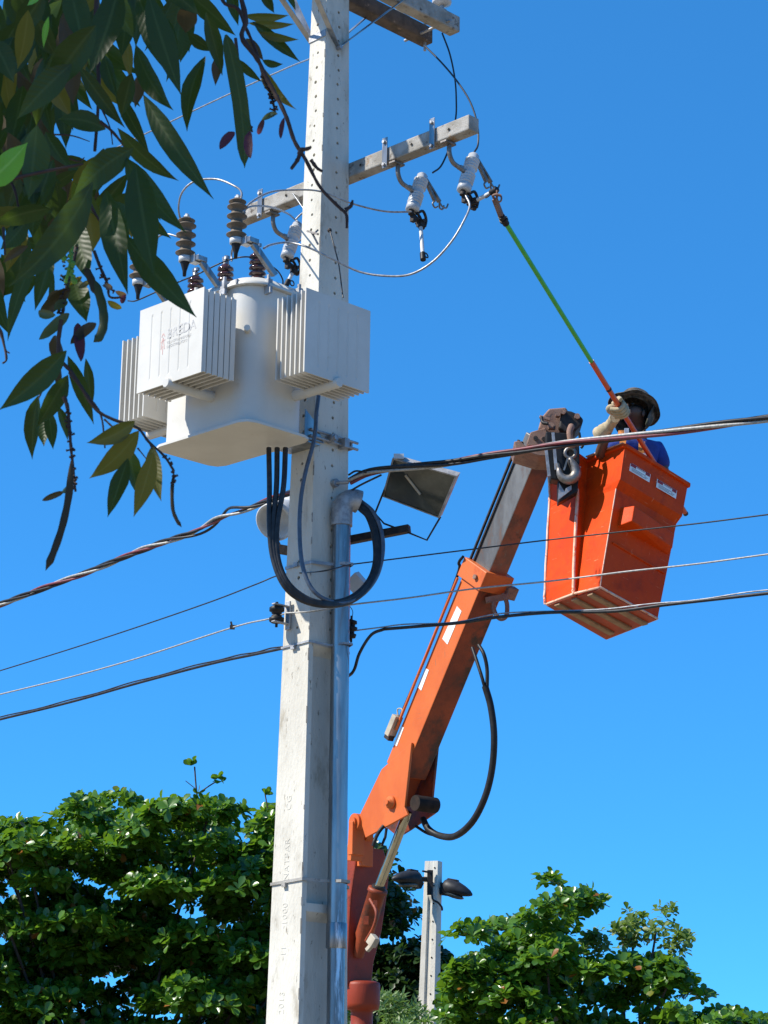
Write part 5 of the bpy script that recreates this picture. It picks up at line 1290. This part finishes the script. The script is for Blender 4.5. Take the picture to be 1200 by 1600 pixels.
# ================================================================== OVERHANGING BRANCHES CLOSE TO THE CAMERA
TB = V((-3.2, 1.6, 0))
nt_ = thing('overhanging_tree', 'dark leafy branches hanging into the upper left corner close to the camera', 'tree', Matrix.Translation(TB))
RL = random.Random(21)
def near_leaf(b, t, w, Y, m='nearleaf', bend=None, Yt=None, fold=None, roll=None, shape='lance', name='leaf', thick=False):
    sc = Y/F_PX
    pb, pt = P(b[0], b[1], Y), P(t[0], t[1], Yt if Yt else Y+RL.uniform(-.03, .03))
    ln = (pt-pb).length; d = (pt-pb).normalized()
    view = ((pb+pt)/2-CAM).normalized()
    nn = -view-d*(-view).dot(d); nn.normalize()
    roll = RL.uniform(-.5, .5) if roll is None else roll
    nn.rotate(Quaternion(d, roll)); sd = d.cross(nn)
    W = .82*w*sc/max(.75, math.cos(roll))/2
    bend = RL.uniform(-.07, .07) if bend is None else bend
    fold = RL.uniform(.1, .5) if fold is None else fold
    if shape == 'lance': prof = [(0, .03), (.06, .28), (.15, .60), (.28, .90), (.42, 1), (.56, .94), (.70, .72), (.82, .44), (.91, .20), (.96, .08), (1, .015)]
    elif shape == 'strap': prof = [(0, .12), (.05, .6), (.12, .85), (.3, 1), (.5, 1.0), (.7, .96), (.85, .85), (.93, .5), (.97, .15), (1, .02)]
    else: prof = [(0, .08), (.08, .45), (.2, .8), (.4, 1), (.6, 1), (.8, .8), (.93, .45), (1, .08)]
    vs = []; fs = []; dr = RL.uniform(-.08, .05)
    wav = RL.uniform(0, 6)
    for q_, r_ in prof:
        c = pb+d*(ln*q_)+sd*(bend*ln*4*q_*(1-q_)*.5)+nn*(dr*ln*q_*q_)
        ww = W*r_; e = nn*(fold*ww); rp_ = nn*(math.sin(q_*14+wav)*W*.10*r_)
        vs += [c-sd*ww+e+rp_, c-sd*ww*.5+e*.42, c, c+sd*ww*.5+e*.42, c+sd*ww+e-rp_]
    for i in range(len(prof)-1):
        for k in range(4): a = i*5+k; fs.append((a, a+1, a+6, a+5))
    mb = MB(); mb.add(vs, fs, True)
    o = part(name, mb, m, nt_)
    at1 = o.data.attributes.new('across', 'FLOAT', 'POINT'); at1.data.foreach_set('value', [1, .5, 0, .5, 1]*len(prof))
    at2 = o.data.attributes.new('along', 'FLOAT', 'POINT'); at2.data.foreach_set('value', [q_ for q_, r_ in prof for _ in range(5)])
    if thick: s_ = o.modifiers.new('s', 'SOLIDIFY'); s_.thickness = .003
    return o
def twig(pts, Y, r, m='twig', name='twig', n=6):
    q_ = spline([P(x, y, Y) for x, y in pts], n); mb = MB()
    rr = [r*(1-.5*i/len(q_))*(1+RL.uniform(-.12, .2)) for i in range(len(q_))]
    mb.tube(q_, rr, 7); return part(name, mb, m, nt_)
NL = [
 ((224,148),(332,310),46,1.95,'nearleaf',.04), ((184,200),(279,283),34,2.0,'nearleaf',.12), ((196,246),(288,357),50,1.9,'nearleaf',.10),
 ((208,232),(110,310),60,1.9,'nearleaf',.1), ((165,202),(88,186),44,2.05,'nearleaf',.14), ((321,88),(290,200),36,2.1,'nearleaf',.12),
 ((212,70),(270,172),42,2.05,'nearleaf',.12), ((232,-10),(282,152),54,1.95,'nearleaf',.02), ((395,34),(469,98),26,2.2,'nearleaf',.03),
 ((380,24),(453,24),20,2.25,'nearleaf_yellow',.1), ((388,36),(459,38),18,2.2,'nearleaf_yellow',.1), ((404,50),(468,62),18,2.2,'nearleaf_yellow',.1),
 ((410,104),(464,176),24,2.15,'nearleaf_yellow',.18), ((410,94),(442,100),16,2.2,'nearleaf',.2), ((366,90),(409,128),18,2.2,'nearleaf',.05),
 ((322,18),(348,118),34,2.1,'nearleaf',0), ((344,84),(336,132),24,2.15,'nearleaf_brown',0), ((294,50),(336,80),26,2.15,'nearleaf',.1),
 ((296,4),(290,52),44,2.1,'nearleaf_brown',0), ((186,-20),(138,108),62,1.9,'nearleaf',-.05), ((150,40),(70,152),66,1.85,'nearleaf',.05),
 ((112,100),(30,184),56,1.85,'nearleaf',.05), ((120,50),(62,180),50,1.95,'nearleaf',0), ((44,16),(27,108),40,1.8,'nearleaf_yellow',-.05),
 ((206,114),(189,184),36,2.0,'nearleaf',0), ((124,104),(195,200),34,2.05,'nearleaf',.03), ((217,116),(210,168),26,2.1,'nearleaf_brown',0),
 ((196,56),(204,124),24,2.1,'nearleaf_yellow',0), ((163,86),(180,152),30,2.05,'nearleaf',0), ((72,206),(113,262),34,2.0,'nearleaf',.1),
 ((58,196),(46,312),60,1.85,'nearleaf',0), ((145,284),(16,448),66,1.8,'nearleaf',-.12), ((80,326),(-12,350),40,1.9,'nearleaf',.1),
 ((138,330),(147,394),40,2.1,'nearleaf_yellow',0), ((112,336),(140,442),50,2.0,'nearleaf',0), ((112,430),(136,506),46,2.0,'nearleaf',0),
 ((44,384),(4,411),18,2.05,'nearleaf_brown',.1), ((82,394),(54,484),34,2.0,'nearleaf',0), ((60,396),(12,534),30,2.0,'nearleaf',.1),
 ((82,420),(79,494),12,2.1,'nearleaf',0), ((165,296),(198,458),52,1.9,'nearleaf',.0), ((212,256),(241,432),66,1.85,'nearleaf',.02),
 ((196,368),(307,494),54,1.9,'nearleaf',.05), ((172,334),(154,346),18,2.15,'nearleaf',0), ((163,356),(189,392),24,2.15,'nearleaf_brown',.1),
 ((104,548),(-2,641),52,1.85,'nearleaf',-.06), ((88,572),(10,630),40,1.9,'nearleaf',0), ((106,586),(58,668),40,1.95,'nearleaf',0),
 ((60,618),(47,718),32,2.0,'nearleaf',.05), ((76,640),(83,702),26,2.0,'nearleaf',0), ((72,630),(68,697),36,2.05,'nearleaf',0),
 ((106,556),(146,664),30,1.95,'nearleaf',-.03), ((90,634),(106,688),18,2.05,'nearleaf',-.08), ((134,560),(145,640),20,2.1,'nearleaf',0),
 ((211,658),(136,692),36,1.9,'nearleaf_yellow',-.14), ((217,673),(140,748),44,1.9,'nearleaf_yellow',-.10), ((200,716),(169,810),34,1.9,'nearleaf',.0),
 ((202,700),(220,777),30,1.95,'nearleaf',.06), ((240,706),(209,808),38,1.9,'nearleaf_yellow',-.03), ((238,696),(252,782),32,1.95,'nearleaf_yellow',.08),
 ((-30,292),(48,222),56,1.6,'nearleaf_sunlit',.05),
 ((76,26),(68,76),13,1.7,'nearleaf_sunlit',.05), ((64,-6),(42,9),14,1.75,'nearleaf_sunlit',.05), ((20,-20),(60,40),46,2.0,'nearleaf',0), ((70,-10),(20,60),50,1.95,'nearleaf',0), ((110,-20),(130,70),56,1.95,'nearleaf',0), ((160,-30),(210,60),50,2.0,'nearleaf',0),  # first two are lit flecks, their highlight painted as leaf colour
 ((250,-30),(310,20),40,2.1,'nearleaf',0), ((180,140),(232,240),30,2.1,'nearleaf',0), ((-10,60),(22,130),50,1.9,'nearleaf',0),
 ((215,-10),(256,110),44,2.0,'nearleaf',0), ((200,0),(190,90),46,2.05,'nearleaf',0), ((262,30),(275,130),34,2.05,'nearleaf',0), ((360,-20),(372,40),26,2.2,'nearleaf',0), ((405,-20),(428,20),22,2.2,'nearleaf',0), ((385,60),(412,95),22,2.2,'nearleaf_brown',0), ((445,-20),(462,16),14,2.2,'nearleaf',0),
]
for b, t, w, Y, m, bend in NL: near_leaf(b, t, w, Y, m, bend)
# layers of leaves further inside the branch
zones = [((-20, -20, 150, 130), 62), ((-20, 110, 100, 320), 64), ((-20, 290, 150, 400), 26), ((150, -30, 290, 60), 24), ((-20, 400, 70, 470), 8), ((150, 260, 230, 380), 10)]
for (x0, y0, x1, y1), n in zones:
    for k in range(int(n*1.35)):
        x, y = RL.uniform(x0, x1), RL.uniform(y0-30, y1-30); L_ = RL.uniform(60, 110); a = math.radians(RL.gauss(95, 28))
        near_leaf((x, y), (x+math.cos(a)*L_, y+math.sin(a)*L_), RL.uniform(26, 46), RL.uniform(2.15, 3.0), RL.choice(['nearleaf']*8+['nearleaf_yellow', 'nearleaf_brown']))
# pods
def pod(pts, w, Y, m, name='seed_pod'):
    q_ = spline([P(x, y, Y) for x, y in pts], 6); n = len(q_); mb = MB(); sc = Y/F_PX
    view = V((0, -1, 0)); rings = []
    for i, p in enumerate(q_):
        tg = (q_[min(n-1, i+1)]-q_[max(0, i-1)]).normalized(); s_ = tg.cross(view).normalized(); t = i/(n-1)
        k = min(1, 6*t+.12)*min(1, 8*(1-t)+.02); ww = w*sc/2*k*(1+.05*math.sin(i*1.3)); th = ww*.35
        up_ = s_.cross(tg); rings.append([p+s_*ww*math.cos(a)+up_*th*math.sin(a) for a in [2*math.pi*j/10 for j in range(10)]])
    mb.loft(rings); return part(name, mb, m, nt_)
near_leaf((353, 54), (383, 264), 34, 2.0, 'nearleaf', -.07, shape='strap', roll=.1, fold=.12)
pod([(111, 720), (108, 770), (98, 820), (84, 862), (71, 892)], 12, 1.9, 'nearleaf_brown')
pod([(272, 735), (269, 765), (270, 795), (276, 812), (284, 824)], 6, 1.95, 'nearleaf_brown')
pod([(143, 434), (152, 452), (160, 478), (162, 505), (156, 525), (146, 535)], 15, 1.95, 'podgreen')
pod([(133, 418), (142, 436), (150, 460)], 13, 1.95, 'nearleaf_brown')
for b, t, w, m in (((366, 206), (344, 232), 22, 'purple'), ((390, 205), (392, 248), 22, 'purple'), ((412, 184), (404, 212), 14, 'purple'), ((430, 180), (424, 176), 14, 'podgreen'), ((432, 176), (408, 188), 14, 'podgreen'), ((444, 184), (438, 216), 12, 'purple'),
                   ((110, 450), (62, 495), 34, 'nearleaf_brown'), ((100, 455), (75, 478), 30, 'nearleaf_brown'), ((122, 505), (128, 560), 26, 'purple'), ((150, 505), (112, 535), 26, 'nearleaf_brown'), ((108, 490), (62, 530), 26, 'podgreen'), ((84, 525), (100, 566), 32, 'nearleaf_brown'),
                   ((128, 432), (110, 446), 14, 'nearleaf_yellow'), ((140, 440), (122, 450), 13, 'nearleaf_yellow'), ((105, 470), (85, 485), 22, 'podgreen'), ((60, 488), (85, 492), 22, 'podgreen'), ((168, 470), (190, 482), 16, 'nearleaf_yellow'), ((176, 452), (160, 446), 14, 'nearleaf_brown'), ((180, 455), (198, 462), 13, 'nearleaf_brown'), ((196, 460), (190, 474), 13, 'purple'), ((100, 768), (66, 782), 14, 'nearleaf_brown'), ((108, 762), (96, 770), 12, 'podgreen'), ((92, 570), (94, 615), 16, 'nearleaf_brown')):
    near_leaf(b, t, w*.85, 1.97, m, .05, shape='round', name='seed_pod', fold=.5)
# twigs
twig([(372, -20), (384, 30), (378, 58), (402, 92), (418, 124), (432, 150), (448, 184), (460, 220), (478, 250), (500, 292), (528, 322), (541, 335), (542, 356)], 2.1, .0028)
twig([(540, 328), (548, 322), (551, 313)], 2.1, .0024)
twig([(472, 234), (482, 232), (486, 229)], 2.1, .0024); twig([(470, 232), (466, 248), (455, 264)], 2.1, .003)
twig([(486, 250), (495, 262), (504, 268)], 2.1, .0022)
twig([(344, -10), (352, 6), (372, 14), (382, 38), (400, 80), (412, 120), (424, 150), (430, 176)], 2.12, .0022)
twig([(368, 60), (376, 130), (384, 170), (394, 206)], 2.08, .0018)
twig([(151, -10), (150, 60), (154, 110), (153, 170), (148, 236)], 2.1, .0030)
twig([(157, 190), (176, 206), (196, 230), (206, 240)], 2.05, .0018); twig([(160, 172), (172, 200), (176, 226)], 2.05, .0010); twig([(78, 210), (112, 212), (140, 221)], 2.05, .0010)
twig([(16, 280), (60, 270), (130, 256)], 1.85, .0020); twig([(108, 248), (124, 252), (132, 246)], 2.05, .0010)
twig([(140, 318), (150, 336), (165, 358)], 2.1, .0018); twig([(147, 392), (156, 416), (168, 444), (172, 464), (196, 464)], 2.05, .0018)
twig([(120, 385), (112, 420), (104, 450), (98, 490), (92, 510)], 1.98, .0022); twig([(-4, 510), (4, 530), (10, 560), (4, 568)], 2.0, .0016); twig([(-6, 505), (3, 520), (8, 545), (15, 552)], 2.0, .0012)
twig([(96, 500), (92, 530), (94, 560), (112, 582), (130, 610), (150, 640), (178, 656), (214, 668), (232, 690), (256, 712), (272, 736)], 1.95, .0020)
twig([(108, 582), (140, 622), (158, 650), (164, 700)], 1.95, .0014); twig([(163, 655), (180, 670), (196, 676)], 1.93, .0010); twig([(232, 688), (238, 702)], 1.92, .0010); twig([(215, 700), (228, 716)], 1.93, .0008)
twig([(100, 620), (106, 640), (110, 690), (113, 720), (118, 768)], 1.92, .0020)
twig([(66, 610), (60, 624)], 2.0, .001); twig([(-10, 250), (20, 290), (30, 330)], 2.2, .002); twig([(5, 355), (8, 398)], 2.0, .0014)
# tiny stubs on the racemes
def stubs(pts, n, Y, sz=9, mm='twig'):
    q_ = spline([P(x, y, Y) for x, y in pts], 10); mb = MB()
    for k in range(n):
        p = q_[int(RL.random()*(len(q_)-1))]; d = V((RL.uniform(-1, 1), RL.uniform(-1, 0), RL.uniform(-.6, .8))).normalized(); l = sz*Y/F_PX*RL.uniform(.4, 1)
        mb.tube([p, p+d*l*.7, p+d*l], [.0007, .0009, .0014], 5)
    part('raceme_stubs', mb, mm, nt_, kind='stuff')
stubs([(412, 120), (424, 150), (430, 176)], 46, 2.12, 10); stubs([(376, 130), (384, 170), (394, 206)], 26, 2.08, 9); stubs([(106, 640), (110, 690), (113, 720), (118, 768)], 40, 1.92, 9); stubs([(156, 416), (168, 444), (180, 464)], 16, 2.05, 9)
stubs([(256, 712), (272, 736), (270, 760)], 16, 1.95, 8); stubs([(102, 400), (100, 450), (92, 500)], 26, 1.97, 10); stubs([(120, 385), (106, 420), (104, 450)], 26, 1.96, 9, 'podgreen')
m_ = MB(); m_.tube(spline([P(111, 384, 1.93), P(112, 400, 1.93), P(108, 420, 1.93), P(102, 442, 1.93)], 5), .0016, 6)
for k in range(14):
    p = P(108+RL.uniform(-9, 9), 388+k*4, 1.93); m_.ball(p, .0026*RL.uniform(.7, 1.2), 6)
part('flower_spike', m_, 'nearleaf_sunlit', nt_)
# the crown the branches hang from: unseen, added towards the sun, it keeps the camera side leaves in shade
mb = MB(); at_ = []
RC = random.Random(4)
vs0 = []
cen_ = V((-.28, 2.15, 2.62))
for k in range(5200):
    t = RC.uniform(.9, 2.6); u = V((RC.gauss(0, 1), RC.gauss(0, 1), RC.gauss(0, 1))); u -= S*u.dot(S); u = u.normalized()*math.sqrt(RC.random())*1.05
    p = cen_+S*t*1.0+u
    q = p-CAM; f_ = q.dot(_f)
    if f_ > 0:
        px = 600+F_PX*q.dot(_r)/f_; py = 800-F_PX*q.dot(_u)/f_
        if -260 < px < 1500 and -260 < py < 1900: continue
    if p.z < 1.9: continue
    d = V((RC.uniform(-1, 1), RC.uniform(-1, 1), RC.uniform(-1.6, .2))).normalized(); n_ = d.orthogonal().normalized(); n_.rotate(Quaternion(d, RC.uniform(0, 6.28))); s_ = n_.cross(d)
    l = RC.uniform(.07, .12); o_ = len(mb.v)
    for tt, w in ((0, .03), (.25, .19), (.55, .22), (.8, .12), (1, .01)):
        c = p+d*l*tt; mb.v += [c-s_*w*l+n_*w*l*.3, c, c+s_*w*l+n_*w*l*.3]
    for i in range(4):
        a = o_+i*3; mb.f += [[a, a+1, a+4, a+3], [a+1, a+2, a+5, a+4]]; mb.sm += [True]*2; mb.mi += [0]*2; at_ += [(k % 97)/97]*2
part('unseen_shade_foliage', mb, 'nearleaf', nt_, kind='stuff', rnd_attr=at_)
tb = MB(); tb.tube(spline([TB, TB+V((.05, .05, 1.5)), TB+V((.25, .1, 2.7)), cen_+S*2.2+V((-.3, 0, -.2)), cen_+S*1.8+V((0, 0, .4))], 5), [.2-.13*i/20 for i in range(21)], 12); part('trunk', tb, 'bark', nt_)
lb = MB()
for e in (P(150, -140, 2.1), P(370, -140, 2.15), P(-140, 200, 2.0)):
    st_ = cen_+S*1.8; lb.tube(spline([st_, lerp(st_, e, .5)+V((0, 0, .15)), e], 6), [.03-.022*i/12 for i in range(13)], 8)
for a, b in (((150, -140), [(151, -60), (151, -10)]), ((370, -140), [(366, -70), (372, -20)]), ((370, -140), [(350, -60), (344, -10)]), ((-140, 200), [(-60, 240), (16, 280)])):
    q_ = spline([P(a[0], a[1], 2.0)]+[P(x, y, 2.0) for x, y in b], 5); lb.tube(q_, .003, 6)
part('limb', lb, 'bark', nt_)
bpy.context.view_layer.update()
print('objects', len(COL.objects))
